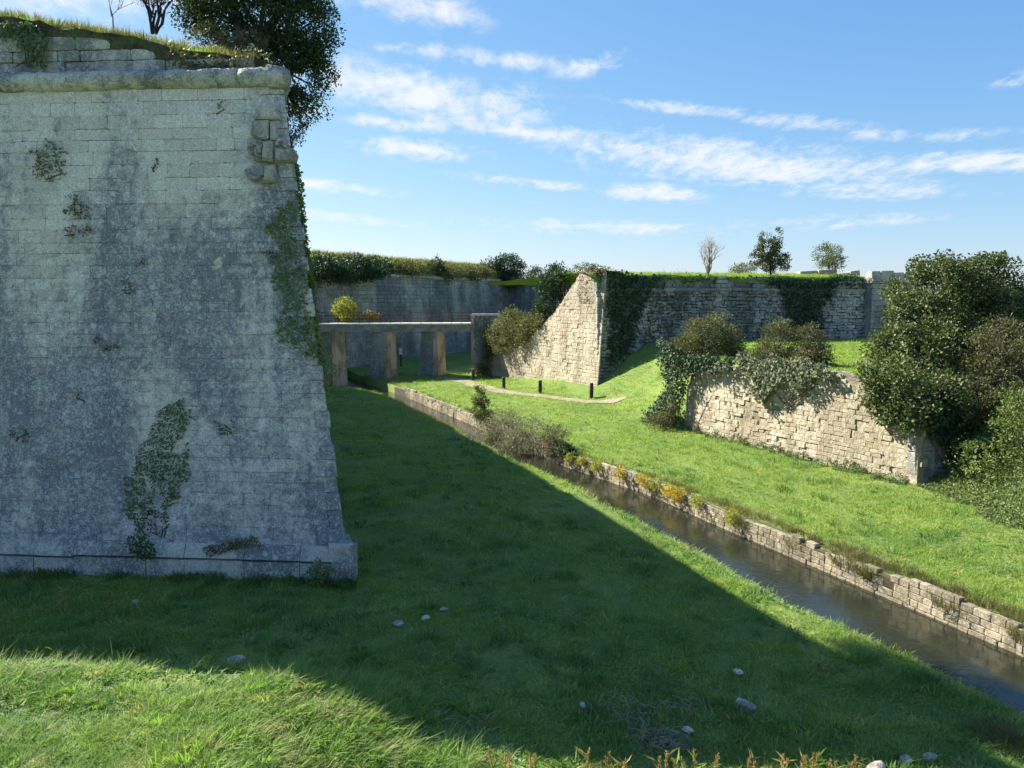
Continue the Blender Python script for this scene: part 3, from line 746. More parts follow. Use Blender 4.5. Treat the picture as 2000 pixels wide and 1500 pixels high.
# shaded return of the wall
rw2 = nrm(Z - RD * rk); rn2 = nrm(RD + Z * rk)
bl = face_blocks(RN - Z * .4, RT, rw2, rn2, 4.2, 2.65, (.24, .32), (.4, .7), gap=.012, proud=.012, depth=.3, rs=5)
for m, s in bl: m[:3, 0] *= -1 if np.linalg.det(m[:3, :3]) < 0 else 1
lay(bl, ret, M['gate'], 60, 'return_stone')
mb = MB(); mb.obox(RN + RT * 2.2 - RD * .55 + Z * .85, RT * 2.05, RD * .38, Z * 1.35); mb.build('return_core', M['sunwall_core'], ret)

# ------------------------------------------------------------------ spur wall in the middle
spur = thing('spur_wall', 'tall sunlit stone spur wall with putlog holes, stepping down behind the path', 'wall', SC)
SL = np.linalg.norm(SF - SC); sk = .075; SW = nrm(Z - SN * sk); Sn = nrm(SN + Z * sk)
def stop_(t): return np.interp(t, [0, 2.2, 2.8, 3.6, 4.6, 5.8, 7.4, 9.5, 12, 15, SL], [7.75, 7.9, 7.65, 6.9, 6.0, 5.0, 3.9, 3.0, 2.5, 2.0, 1.4])
rr2 = random.Random(31)
def keep_s(t, v):
    if v > stop_(t) - .04: return 0
    q = fbm(t * .8, v * .5, 2.7)
    if q > .46 and rr2.random() < .06: return 0
    return 1 + (rr2.uniform(-.02, .01) if q > .5 else 0)
bl = face_blocks(SC - Z * .3, SD, SW, Sn, SL, 8.6, (.18, .28), (.24, .52), gap=.009, proud=.006, depth=.08, keep=lambda t, v: keep_s(t, v - .3), rs=14, jit=.02, vj=.1)
for m, s in bl: m[:3, 0] *= -1 if np.linalg.det(m[:3, :3]) < 0 else 1
lay(bl, spur, M['sunwall'], 300, 'stone')
ts = np.linspace(.02, SL, 140); rails = []
for (o, z0) in ((-.06, -.6), (-.06, None), (-1.2, None), (-1.2, -.6)):
    rails.append([SC + SD * t + SN * (o - sk * (stop_(t) if z0 is None else z0)) + Z * ((stop_(t) + .05 + .15 * (vnoise(t * 3, 2.) - .5)) if z0 is None else z0) for t in ts])
V, F = loft(rails); part('wall_core', V, F, M['sunwall_core'], spur)
# earth bank behind the stepped part
rails = []
for (o, dz) in ((-.9, -.1), (-2., .5), (-3.5, 1.1), (-6, 1.6), (-10, 1.6)):
    rails.append([SC + SD * t + SN * (o - .3) + Z * (max(stop_(t), 1.2) * .82 + dz * .6 + .3 * (vnoise(t, o) - .5)) for t in np.linspace(2.4, SL + .5, 40)])
V, F = loft(rails); part('earth_bank', V, F, M['ground'], spur, True)

# ------------------------------------------------------------------ curtain wall (right, in shade) and gatehouse
curt = thing('curtain_wall', 'long shaded rubble curtain wall with turf on top and hanging ivy, behind the terrace', 'wall', (KC + KE) / 2)
KL = np.linalg.norm(KE - KC); kk_ = .06; KW = nrm(Z - KN * kk_); Kn = nrm(KN + Z * kk_)
CORD = 6.62; KT = 7.45
rr3 = random.Random(77)
def keep_k(s, v):
    if v > CORD - .1: return 0
    return .86 if rr3.random() < .06 else 1 + rr3.uniform(-.04, .03)
bl = face_blocks(KC + Z * .6, KD, KW, Kn, KL, 6.1, (.16, .26), (.16, .62), gap=.03, proud=.03, depth=.25, keep=lambda s, v: keep_k(s, v + .6), rs=3, jit=.12, vj=.35)
for m, s in bl: m[:3, 0] *= -1 if np.linalg.det(m[:3, :3]) < 0 else 1
lay(bl, curt, M['curtain'], 300, 'stone')
def kp(s, z, o): return KC + KD * s + KN * (o - kk_ * z) + Z * z
mb = MB(); mb.box8([kp(.1, -.5, -.15), kp(KL, -.5, -.15), kp(KL, -.5, -2), kp(.1, -.5, -2), kp(.1, KT - .15, -.15), kp(KL, KT - .15, -.15), kp(KL, KT - .15, -2), kp(.1, KT - .15, -2)])
mb.build('wall_core', M['curtain'], curt)
s = .2; r = random.Random(2)
while s < KL:
    L = r.uniform(.9, 1.6); mb = MB(); j = r.uniform(-.02, .02)
    mb.tube([kp(s, CORD + j, .0), kp(min(s + L - .02, KL), CORD + j, .0)], [.13, .13], 8); mb.build('cordon_stone', M['curtain'], curt); s += L
bl = face_blocks(KC + Z * (CORD + .12) - KN * (kk_ * CORD), KD, KW, Kn, KL, .75, (.22, .3), (.4, 1.0), gap=.03, proud=.04, depth=.2, keep=lambda s, v: fbm(s * .7, 3.) > .45, rs=6)
for m, s in bl: m[:3, 0] *= -1 if np.linalg.det(m[:3, :3]) < 0 else 1
lay(bl, curt, M['curtain'], 60, 'parapet_stone')
sl = np.linspace(-.2, KL + .2, 70); rails = []
for (o, z) in ((-.12, -.28), (.06, -.1), (.04, .02), (-.5, .12), (-1.5, .22), (-4, .25), (-12, .2), (-30, .0)):
    rails.append([kp(t, KT + z + .42 * (fbm(t * .8, o) - .5) * (1 if o > -2 else .5), o + .25 * (fbm(t * 1.1, o, 8.) - .5)) for t in sl])
V, F = loft(rails); part('turf_cap', V, F, M['ground'], curt, True)

gate = thing('gatehouse', 'grey ashlar gate pier with cornice and dark arched opening beside the ivy-covered tree', 'gatehouse', KE)
GD = KD; GN = KN; G0 = KE + GN * .35 - Z * 0
def gp(s, z, o): return G0 + GD * s + GN * o + Z * z
rr4 = random.Random(4)
def keep_g(s, v): return not (abs(s - 2.05) < .72 and (v < 5.2 or (s - 2.05) ** 2 + (v - 5.2) ** 2 < .72 ** 2))
bl = face_blocks(gp(0, 2.6, 0), GD, Z, GN, 4.2, 4.5, (.34, .40), (.5, 1.0), gap=.012, proud=.012, depth=.3, keep=lambda s, v: keep_g(s, v + 2.6), rs=6)
for m, s in bl: m[:3, 0] *= -1 if np.linalg.det(m[:3, :3]) < 0 else 1
lay(bl, gate, M['gate'], 120, 'stone')
mb = MB(); mb.box8([gp(.02, 2, -.9), gp(4.2, 2, -.9), gp(4.2, 2, -3), gp(.02, 2, -3), gp(.02, 7.3, -.9), gp(4.2, 7.3, -.9), gp(4.2, 7.3, -3), gp(.02, 7.3, -3)])
mb.box8([gp(.02, 2, -.25), gp(1.3, 2, -.25), gp(1.3, 2, -.95), gp(.02, 2, -.95), gp(.02, 7.1, -.25), gp(1.3, 7.1, -.25), gp(1.3, 7.1, -.95), gp(.02, 7.1, -.95)])
mb.box8([gp(2.8, 2, -.25), gp(4.2, 2, -.25), gp(4.2, 2, -.95), gp(2.8, 2, -.95), gp(2.8, 7.1, -.25), gp(4.2, 7.1, -.25), gp(4.2, 7.1, -.95), gp(2.8, 7.1, -.95)])
mb.build('wall_core', M['gate'], gate)
for i in range(9):      # arch stones
    a0, a1 = math.pi * i / 9 + .01, math.pi * (i + 1) / 9 - .01; mb = MB()
    q = [(2.05 + rad * math.cos(a_), 5.2 + rad * math.sin(a_)) for a_, rad in ((a0, .7), (a1, .7), (a1, 1.02), (a0, 1.02))]
    mb.box8([gp(x, z, -.2) for x, z in q] + [gp(x, z, .05) for x, z in q]); mb.build('arch_stone', M['gate'], gate)
for z0, z1, pr in ((7.1, 7.22, .10), (7.22, 7.36, .22), (7.36, 7.46, .16)):
    mb = MB(); mb.box8([gp(-.15, z0, -1), gp(4.3, z0, -1), gp(4.3, z0, pr), gp(-.15, z0, pr), gp(-.15, z1, -1), gp(4.3, z1, -1), gp(4.3, z1, pr), gp(-.15, z1, pr)]); mb.build('cornice', M['gate'], gate)
r = random.Random(14); s = -.1
while s < 4.2:
    L = r.uniform(.7, 1.3); hh = r.uniform(.34, .5); mb = MB()
    mb.box8([gp(s, 7.46, -.6), gp(s + L - .03, 7.46, -.6), gp(s + L - .03, 7.46, .02), gp(s, 7.46, .02), gp(s + .03, 7.46 + hh * .9, -.5), gp(s + L - .05, 7.46 + hh, -.5), gp(s + L - .05, 7.46 + hh, -.04), gp(s + .03, 7.46 + hh * .95, -.04)]); mb.build('attic_stone', M['gate'], gate); s += L
low = thing('ruined_parapet', 'low broken stone parapet on the turf left of the gate pier', 'wall', kp(19, KT + .2, -1.))
for s, L, z, hh in ((15.6, 1.5, .1, .45), (17.0, 1.6, .15, .5), (18.7, 1.1, .1, .32), (19.4, .9, .1, .5)):
    mb = MB(); o = -1.6 + (s - 15) * .1
    mb.box8([kp(s, KT + z - .3, o - .7), kp(s + L, KT + z - .3, o - .7), kp(s + L, KT + z - .3, o), kp(s, KT + z - .3, o), kp(s + .1, KT + z + hh * .75, o - .65), kp(s + L - .06, KT + z + hh, o - .65), kp(s + L - .04, KT + z + hh, o - .05), kp(s + .1, KT + z + hh * .8, o - .03)]); mb.build('stone', M['gate'], low)

# ------------------------------------------------------------------ far wall beyond the bridge
far = thing('far_curtain_wall', 'distant grey stained fortress wall seen beyond the footbridge', 'wall', (-9, 80, 0))
A0 = np.array([-19.5, 60., 0]); A1 = np.array([.6, 98., 0]); AD = nrm(A1 - A0); AN = np.array([AD[1], -AD[0], 0]); AN = AN if AN[1] < 0 else -AN; AL = np.linalg.norm(A1 - A0)
def ap(s, z, o): return A0 + AD * s + AN * (o - .08 * z) + Z * z
bl = face_blocks(ap(0, -.5, 0), AD, nrm(Z - AN * .08), nrm(AN + Z * .08), AL, 8.7, (.34, .44), (.6, 1.1), gap=.02, proud=.02, depth=.2, rs=3)
for m, s in bl: m[:3, 0] *= -1 if np.linalg.det(m[:3, :3]) < 0 else 1
lay(bl, far, M['farwall'], 0, 'stone')
mb = MB(); mb.box8([ap(0, -1.5, -.12), ap(AL, -1.5, -.12), ap(AL, -1.5, -5), ap(0, -1.5, -5), ap(0, 8.4, -.12), ap(AL, 8.4, -.12), ap(AL, 8.4, -5), ap(0, 8.4, -5)]); mb.build('wall_core', M['farwall'], far)
s = 0
while s < AL:
    mb = MB(); mb.tube([ap(s, 8.3, .0), ap(s + 1.98, 8.3, .0)], [.17, .17], 8); mb.build('cordon_stone', M['cordon'], far); s += 2
rails = []
for (o, z) in ((-.1, 8.35), (-.25, 8.8), (-1.2, 9.6), (-2.6, 10.1), (-12, 10.2), (-30, 9.5)):
    rails.append([ap(t, z + .4 * (fbm(t * .35, o * .5, 2.) - .5), o) for t in np.linspace(0, AL, 60)])
V, F = loft(rails); part('earth_cap', V, F, M['ground'], far, True)
far2 = thing('far_return_wall', 'short distant wall with bright turf on top, right of the far curtain', 'wall', (4, 92, 0))
B0, B1 = P(985, 600, 97), P(1150, 600, 88); BD = nrm((B1 - B0) * [1, 1, 0]); BNn = np.array([BD[1], -BD[0], 0]); BNn = BNn if BNn[1] < 0 else -BNn; BL = np.linalg.norm((B1 - B0)[:2])
def bp(s, z, o): return np.array([B0[0], B0[1], 0]) + BD * s + BNn * (o - .06 * z) + Z * z
bl = face_blocks(bp(0, -.5, 0), BD, nrm(Z - BNn * .06), nrm(BNn + Z * .06), BL, 8., (.34, .44), (.6, 1.1), gap=.02, proud=.02, depth=.2, rs=4)
for m, s in bl: m[:3, 0] *= -1 if np.linalg.det(m[:3, :3]) < 0 else 1
lay(bl, far2, M['farwall'], 0, 'stone')
V, F = loft([[bp(t, z, o) for t in np.linspace(0, BL, 20)] for o, z in ((-.1, -1), (-.1, 7.5), (.05, 7.6), (-1, 7.9), (-4, 8.1), (-12, 8))]); part('turf_cap', V, F, M['ground'], far2, True)

# ------------------------------------------------------------------ footbridge
bridge = thing('footbridge', 'narrow stone and concrete footbridge on rust-stained piers crossing the moat', 'bridge', (-6, 57, 0))
L0 = P(600, 627, 58.6); R0 = P(921, 637, 59.8); L0[2] = R0[2] = (L0[2] + R0[2]) / 2; bd = nrm(R0 - L0); bl_ = np.linalg.norm(R0 - L0); bb = np.array([-bd[1], bd[0], 0])
def dp(s, z, o): return L0 + bd * s + bb * o + Z * z
ns = 5
for i in range(ns):
    a0, a1 = bl_ * i / ns, bl_ * (i + 1) / ns - .015
    mb = MB(); mb.box8([dp(a0, -.62, .12), dp(a1, -.62, .12), dp(a1, -.62, 2.1), dp(a0, -.62, 2.1), dp(a0, -.12, .12), dp(a1, -.12, .12), dp(a1, -.12, 2.1), dp(a0, -.12, 2.1)]); mb.build('deck_beam', M['concrete'], bridge)
    mb = MB(); mb.box8([dp(a0, -.115, 0), dp(a1, -.115, 0), dp(a1, -.115, 2.2), dp(a0, -.115, 2.2), dp(a0, .02, 0), dp(a1, .02, 0), dp(a1, .02, 2.2), dp(a0, .02, 2.2)]); mb.build('deck_slab', M['coping'], bridge)
for side in (.08, 2.12):
    for i in range(17):
        s = bl_ * i / 16
        mb = MB(); mb.tube([dp(s, .0, side), dp(s, .86, side)], [.02, .017], 6); mb.build('railing_post', M['rail'], bridge)
    for z in (.84, .60, .36, .14):
        mb = MB(); mb.tube([dp(0, z, side), dp(bl_, z, side)], [.012, .012], 5); mb.build('rail', M['rail'], bridge)
for pxc, zb in ((648, -1.4), (747, -1.6), (843, -.9)):
    f = (P(pxc, 640, 59.1)[0] - L0[0]) / (R0[0] - L0[0]); s0 = bl_ * f; c0 = dp(s0, 0, .1); c0[2] = 0; zt_ = L0[2] - .625
    A_ = nrm((-.90, .44, 0)); B_ = nrm((.44, .90, 0))          # shaded face runs back to the left, stained face to the right
    def pr(a_, b2, z): return c0 + A_ * a_ + B_ * b2 + Z * z
    pier = part('pier', *(lambda m_: (np.concatenate(m_.v), m_.f))((lambda m_: (m_.box8([pr(0, 0, zb), pr(0, 1.6, zb), pr(1.5, 1.6, zb), pr(1.5, 0, zb), pr(0, 0, zt_), pr(0, 1.5, zt_), pr(.95, 1.5, zt_), pr(.95, 0, zt_)]), m_)[1])(MB())), M['pier'], bridge)
    blk = face_blocks(pr(0, 0, zb), A_, Z, -B_, 1.7, zt_ - zb, (.36, .42), (.5, .9), gap=.02, proud=.01, depth=.06, keep=lambda a_, v: a_ < 1.34 - .5 * v / 5, rs=int(pxc))
    for m, s in blk: m[:3, 0] *= -1 if np.linalg.det(m[:3, :3]) < 0 else 1
    for m, s in blk:
        link('stone', mesh('stone', *UB[0], M['pier']) if ('pier_b',) not in _ubm else _ubm[('pier_b',)], pier, Matrix(m.tolist())) if False else None
    lay(blk, pier, M['pier'], 60, 'stone')
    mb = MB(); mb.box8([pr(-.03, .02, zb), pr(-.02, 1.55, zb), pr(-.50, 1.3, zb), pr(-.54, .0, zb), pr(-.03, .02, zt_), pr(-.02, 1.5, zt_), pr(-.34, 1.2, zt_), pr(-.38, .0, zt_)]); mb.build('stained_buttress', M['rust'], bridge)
abut = thing('bridge_abutment', 'dark stone abutment block with pale coping at the right end of the footbridge', 'abutment', P(945, 738, 60.3))
a0 = P(921, 640, 60.3); a1 = P(978, 640, 60.0); ad = nrm((a1 - a0) * [1, 1, 0]); an = np.array([ad[1], -ad[0], 0]); aw = np.linalg.norm((a1 - a0)[:2]); at_ = P(921, 617, 60.3)[2]
def qp(s, z, o): return np.array([a0[0], a0[1], 0]) + ad * s + an * o + Z * z
blk = face_blocks(qp(0, -.4, 0), ad, Z, an, aw, at_ + .4, (.26, .34), (.4, .7), gap=.02, proud=.015, depth=.2, rs=2)
for m, s in blk: m[:3, 0] *= -1 if np.linalg.det(m[:3, :3]) < 0 else 1
lay(blk, abut, M['curtain'], 130, 'stone')
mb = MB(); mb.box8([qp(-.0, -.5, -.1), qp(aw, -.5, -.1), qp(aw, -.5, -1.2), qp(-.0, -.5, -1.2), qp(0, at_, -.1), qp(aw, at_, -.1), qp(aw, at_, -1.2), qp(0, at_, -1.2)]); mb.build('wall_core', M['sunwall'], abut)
z0 = -.4; r = random.Random(3)  # pale stones whose colour stands in for sunlight on the left edge
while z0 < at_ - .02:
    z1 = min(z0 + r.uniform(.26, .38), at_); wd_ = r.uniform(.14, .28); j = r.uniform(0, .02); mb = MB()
    mb.box8([qp(-.03 - j, z0 + .006, -.5), qp(wd_, z0 + .006, -.5), qp(wd_, z0 + .006, .03 + j), qp(-.03 - j, z0 + .006, .03 + j), qp(-.03 - j, z1, -.5), qp(wd_, z1, -.5), qp(wd_, z1, .03 + j), qp(-.03 - j, z1, .03 + j)]); mb.build('lit_edge_stone', M['sunwall'], abut); z0 = z1
for i in range(3):
    mb = MB(); s0, s1 = -.08 + i * (aw + .1) / 3, -.08 + (i + 1) * (aw + .1) / 3 - .015
    mb.box8([qp(s0, at_ + .003, -.6), qp(s1, at_ + .003, -.6), qp(s1, at_ + .003, .08), qp(s0, at_ + .003, .08), qp(s0, at_ + .16, -.6), qp(s1, at_ + .16, -.6), qp(s1, at_ + .16, .06), qp(s0, at_ + .16, .06)]); mb.build('coping_stone', M['coping'], abut)

# ------------------------------------------------------------------ quay wall along the canal
quay = thing('quay_wall', 'low sunlit dry-stone quay wall lining the far side of the canal', 'wall', (float(XR(20.)), 20, WATER))
ys = np.concatenate([np.arange(5, 30, 1.1), np.arange(30, 53, 2.)]); blk = []
qr = random.Random(6)
for i in range(len(ys) - 1):
    p0 = np.array([XR(ys[i]), ys[i], 0]); p1 = np.array([XR(ys[i + 1]), ys[i + 1], 0]); d = nrm(p1 - p0); n = np.array([-d[1], d[0], 0]); n = n if n[0] < 0 else -n
    L = np.linalg.norm(p1 - p0); ym = (ys[i] + ys[i + 1]) / 2
    top = -.05 + .12 * (vnoise(ym * .9, 5.) - .5)
    gapz = (15.8 < ym < 17.6)
    blk += face_blocks(p0 + Z * (WATER - .22), d, nrm(Z - n * .05), n, L, .24 + .62 + .1, (.12, .18), (.2, .40), gap=.010, proud=.012, depth=.14, rs=i + 50, jit=.015,
                       keep=lambda u_, v_: (v_ + WATER - .22 < top) and qr.random() > (.35 if gapz and v_ > .4 else .015))
for m, s in blk: m[:3, 0] *= -1 if np.linalg.det(m[:3, :3]) < 0 else 1
lay(blk, quay, M['quay'], 300, 'stone')
yy = np.linspace(2, 54, 120); rails = [[np.array([XR(y) + o, y, z]) for y in yy] for o, z in ((.04, -1.3), (.05, -.16), (.3, -.10), (.42, -.4))]
V, F = loft(rails); part('earth_backing', V, F, M['earth'], quay)
# ------------------------------------------------------------------ grass tufts (instanced)
def tuft_mesh(name, nb, h, wd, rad, lean, mat, rs):
    r = np.random.default_rng(rs); V, F = [], []
    for i in range(nb):
        a_ = r.uniform(0, 6.283); q = rad * math.sqrt(r.random()); b = np.array([q * math.cos(a_), q * math.sin(a_), -.02])
        d = np.array([math.cos(a_), math.sin(a_), 0]) * abs(r.normal(lean, lean * .6)); H = h * r.uniform(.5, 1.15)
        s = np.array([-math.sin(a_ + r.normal(0, .8)), math.cos(a_ + r.normal(0, .8)), 0]) * wd * .5
        m1 = b + d * H * .35 + np.array([0, 0, H * .55]); tip = b + d * H * 1.0 + np.array([0, 0, H * (1 - .25 * lean)])
        k = len(V); V += [b - s, b + s, m1 + s * .8, m1 - s * .8, tip]; F += [(k, k + 1, k + 2, k + 3), (k + 3, k + 2, k + 4)]
    return mesh(name, V, F, mat)
def scatter(name, label, pts, scl, protos, tilt=.15):
    coll = bpy.data.collections.new(name + '_kinds')
    for i, me in enumerate(protos): coll.objects.link(bpy.data.objects.new('%s_tuft_%02d' % (name, i), me))
    N = len(pts); me = bpy.data.meshes.new(name); me.vertices.add(N); me.vertices.foreach_set('co', np.asarray(pts, np.float32).ravel())
    at = me.attributes.new('rot', 'FLOAT_VECTOR', 'POINT'); at.data.foreach_set('vector', np.stack([rng.normal(0, tilt, N), rng.normal(0, tilt, N), rng.uniform(0, 6.283, N)], 1).astype(np.float32).ravel())
    at = me.attributes.new('scl', 'FLOAT_VECTOR', 'POINT'); at.data.foreach_set('vector', np.asarray(scl, np.float32).ravel())
    at = me.attributes.new('idx', 'INT', 'POINT'); at.data.foreach_set('value', rng.integers(0, len(protos), N).astype(np.int32))
    o = bpy.data.objects.new(name, me); COL.objects.link(o); setp(o, label, 'grass', kind='stuff')
    g = bpy.data.node_groups.new(name + '_scatter', 'GeometryNodeTree'); g.interface.new_socket('Geometry', in_out='INPUT', socket_type='NodeSocketGeometry'); g.interface.new_socket('Geometry', in_out='OUTPUT', socket_type='NodeSocketGeometry')
    gi = g.nodes.new('NodeGroupInput'); go = g.nodes.new('NodeGroupOutput'); ci = g.nodes.new('GeometryNodeCollectionInfo'); ci.inputs['Collection'].default_value = coll
    ci.inputs['Separate Children'].default_value = True; ci.inputs['Reset Children'].default_value = True
    ip = g.nodes.new('GeometryNodeInstanceOnPoints'); ip.inputs['Pick Instance'].default_value = True
    def na(nm, ty):
        x = g.nodes.new('GeometryNodeInputNamedAttribute'); x.data_type = ty; x.inputs['Name'].default_value = nm
        return [s_ for s_ in x.outputs if s_.enabled][0]
    L = g.links.new; L(gi.outputs[0], ip.inputs['Points']); L(ci.outputs[0], ip.inputs['Instance']); L(na('idx', 'INT'), ip.inputs['Instance Index'])
    L(na('rot', 'FLOAT_VECTOR'), ip.inputs['Rotation']); L(na('scl', 'FLOAT_VECTOR'), ip.inputs['Scale']); L(ip.outputs[0], go.inputs[0])
    md = o.modifiers.new('scatter', 'NODES'); md.node_group = g
    return o
GP = [tuft_mesh('grass_tuft', 18, .085, .012, .17, .9, M['grass'], 300 + i) for i in range(6)]
LP = [tuft_mesh('long_grass_tuft', 38, .125, .010, .14, 1.1, M['longgrass'], 320 + i) for i in range(6)]
DP = [tuft_mesh('dry_grass_tuft', 24, .34, .014, .12, .4, M['drygrass'], 340 + i) for i in range(4)]
def ok_ground(x, y):
    dl = XR(y) - XLw(y) - x; dr = x - XR(y)
    k = (dl > .02) | (dr > .3)
    k &= ~(((x - CB[0]) * N1[0] + (y - CB[1]) * N1[1] < -.02) & ((x - CB[0]) * N2[0] + (y - CB[1]) * N2[1] < -.02))
    sf = (x - RF[0]) * RD[0] + (y - RF[1]) * RD[1]; df = -((x - RF[0]) * RNn[0] + (y - RF[1]) * RNn[1])
    k &= ~((sf > -.2) & (sf < RLEN + .2) & (df > -.05) & (df < .8))
    dret = -((x - RN[0]) * RD[0] + (y - RN[1]) * RD[1]); k &= ~((abs(dret - .4) < .5) & (df > 0) & (df < 4.4))
    d2 = np.min((x[:, None] - PATH[None, ::3, 0]) ** 2 + (y[:, None] - PATH[None, ::3, 1]) ** 2, 1); k &= d2 > .42 ** 2
    ks = (x - KC[0]) * KN[0] + (y - KC[1]) * KN[1]; k &= ~((ks < .1) & (x > 4))
    k &= ~(((x - SC[0]) * SN[0] + (y - SC[1]) * SN[1] < .05) & (y > 46.5) & (x > -8))
    return k
NG = 95000
gy = 7.0 * (62 / 7.0) ** (rng.random(NG) ** .92); gx = rng.uniform(-1, 1, NG) * (.74 * gy + 2.5)
k = ok_ground(gx, gy); gx, gy = gx[k], gy[k]
longm = (gx < XR(gy) - XLw(gy) - .0) & (gy < 11.3 + .8 * (vnoise(gx * .8, gy * .8) - .5)) & (gx < -.5 + .5 * (10.5 - gy))
edge = (np.abs(gx - XR(gy) - .38) < .34) & (rng.random(len(gx)) < .75)
reg = ~longm & ~edge
hs = (.35 + 1.1 * fbm(gx * .9, gy * .9, 3.3) ** 1.5 + 1.3 * (rng.random(len(gx)) < .03) * rng.random(len(gx)) + .9 * smooth(fbm(gx * 1.6, gy * 1.6, 9.), .58, .72)) * (.8 + .02 * gy)
shade_dry = fbm(gx * .5, gy * .5, 8.)
keepd = ~((shade_dry > .6) & (rng.random(len(gx)) < .7) & (gx < XR(gy)))
i = reg & keepd
sc1 = np.stack([.85 + .02 * gy[i]] * 2 + [hs[i]], 1)
scatter('lawn_grass', 'short green grass covering the moat lawns on both banks', np.stack([gx[i], gy[i], zt(gx[i], gy[i])], 1), sc1, GP)
i = longm & (fbm(gx * 1.3, gy * 1.3, 1.) > .40)
q_ = fbm(gx[i] * 1.1, gy[i] * 1.1, 5.); sc1 = np.stack([.75 + .6 * q_] * 2 + [.18 + 1.7 * np.clip(q_ - .2, 0, 1) ** 1.5], 1)
scatter('long_grass', 'long sunlit tussocky grass in the lower left foreground', np.stack([gx[i], gy[i], zt(gx[i], gy[i])], 1), sc1, LP, .3)
WP = [tuft_mesh('weed_rosette', 15, .075, .026, .06, 1.1, M['weedblade'], 360 + q) for q in range(4)]
i = (rng.random(len(gx)) < np.where(longm, .16, .035)) & ((fbm(gx * .8, gy * .8, 12.) > .46) | longm)
scatter('broadleaf_weeds', 'low broad-leaved weeds scattered through the grass', np.stack([gx[i], gy[i], zt(gx[i], gy[i]) + .02], 1), np.stack([rng.uniform(.6, 1.5, i.sum())] * 3, 1) * np.array([1, 1, .8]), WP, .2)
i = (rng.random(len(gx)) < .014) & ~longm & (gy < 34)
scatter('grass_tussocks', 'darker taller grass tussocks dotted over the lawns', np.stack([gx[i], gy[i], zt(gx[i], gy[i])], 1), np.stack([rng.uniform(.7, 1.5, i.sum())] * 3, 1) * np.array([1, 1, .9]), [tuft_mesh('tussock', 46, .2, .012, .15, .7, M['tussock'], 380 + q) for q in range(4)], .15)
i = edge
scatter('quay_edge_grass', 'dry grass along the top of the canal quay wall', np.stack([gx[i], gy[i], zt(gx[i], gy[i])], 1), np.stack([np.full(i.sum(), .8)] * 3, 1) * rng.uniform(.4, 1.1, (i.sum(), 1)), DP)
# turf on the bastion top, on the curtain and on the far wall
uu = rng.uniform(.4, 14, 2600); oo = .2 + rng.uniform(0, 1, 2600) ** .6 * 2.0 ; zz = par_top(uu) + (crest(uu) - par_top(uu)) * np.interp(oo, [-.03, .25, .8, 1.7], [.35, .55, .8, 1.])
pts = PO + uu[:, None] * E1 - oo[:, None] * N1 + np.stack([0 * uu, 0 * uu, zz - .05], 1)
scatter('bastion_top_grass', 'sparse grass along the top of the big bastion', pts, np.stack([np.full(2600, .8)] * 2 + [rng.uniform(.4, 1.1, 2600)], 1), LP[:3] + DP, .25)
s_ = rng.uniform(0, KL, 4500); o_ = -rng.uniform(0, 1, 4500) ** 1.5 * 9; pts = np.array([kp(a_, KT + np.interp(b2, [-12, -4, -1.5, -.5, 0], [.2, .25, .22, .12, .02]), b2) for a_, b2 in zip(s_, o_)])
scatter('curtain_top_grass', 'green turf along the top of the shaded curtain wall', pts, np.stack([np.full(4500, 1.6)] * 2 + [rng.uniform(.5, 1.4, 4500)], 1), GP, .25)
s_ = rng.uniform(6, AL, 2600); o_ = -rng.uniform(.2, 4, 2600); pts = np.array([ap(a_, np.interp(-b2, [.1, .25, 1.2, 2.6, 12], [8.35, 8.8, 9.6, 10.1, 10.2]) - .1, b2) for a_, b2 in zip(s_, o_)])
scatter('far_wall_grass', 'tall brown dry grass on top of the distant wall', pts, np.stack([np.full(2600, 2.6)] * 2 + [rng.uniform(.7, 2.2, 2600)], 1), DP + LP[:3], .2)

# ------------------------------------------------------------------ plants on and around the bastion
def on_face(px, py): return PL(px, py, CB, BN)
tb = PO + E1 * 1.2 - N1 * 1.9 + Z * .7
plant('evergreen_tree', 'large dark evergreen tree growing on the bastion corner and overhanging its edge', 'tree', tb,
      [lobe(455, 15, 21, 80, 75), lobe(545, 25, 21, 85, 100), lobe(592, 140, 21.2, 52, 75, 1.0), lobe(395, 10, 21.3, 45, 50), lobe(540, -90, 21, 105, 80), lobe(430, -70, 21.3, 80, 60), lobe(590, 60, 21, 55, 70), lobe(575, 200, 21, 30, 22, .5)],
      900, 60, .085, M['oak'], rc=.30, trunk=.13, stems=4, twigs=40)
plant('red_leaved_shrub', 'small red-leaved shrub sprouting from the bastion edge beside the carved stones', 'shrub', corner(8.6) + E2 * 1.0, [lobe(568, 245, 20, 26, 24, .5), lobe(560, 270, 20, 18, 20, .4)], 60, 22, .06, M['redleaf'], rc=.18, trunk=.03)
bare_tree('sparse_tree', 'leafless multi-stemmed dark tree on the bastion top left of the evergreen', P(300, 62, 21.0), 1.7, 1.0, M['darktwig'], stems=5, depth=4, r0=.055, leafs=700, lsize=.045, leafmat_=M['redleaf'], rs=12)
bare_tree('thin_sapling', 'thin leafless sapling on the bastion top, leftmost against the sky', P(225, 56, 21.0), 1.3, .8, M['twig'], stems=1, depth=4, r0=.02, rs=5)
plant('low_shrub', 'low brown scrub on the bastion top at the foot of the evergreen', 'shrub', P(430, 82, 19.6), [lobe(420, 72, 19.8, 45, 14, .5), lobe(475, 82, 19.8, 35, 16, .5)], 60, 22, .06, M['brown'], rc=.18, trunk=.02)
ivy('parapet_ivy', 'green ivy hanging over the bastion parapet at the upper left', PO + Z * 0 + N1 * .06, N1, [(-10, 50), (60, 42), (120, 70), (105, 90), (95, 128), (75, 130), (60, 95), (20, 80), (-10, 85)], 900, .07, M['weed'], .14)
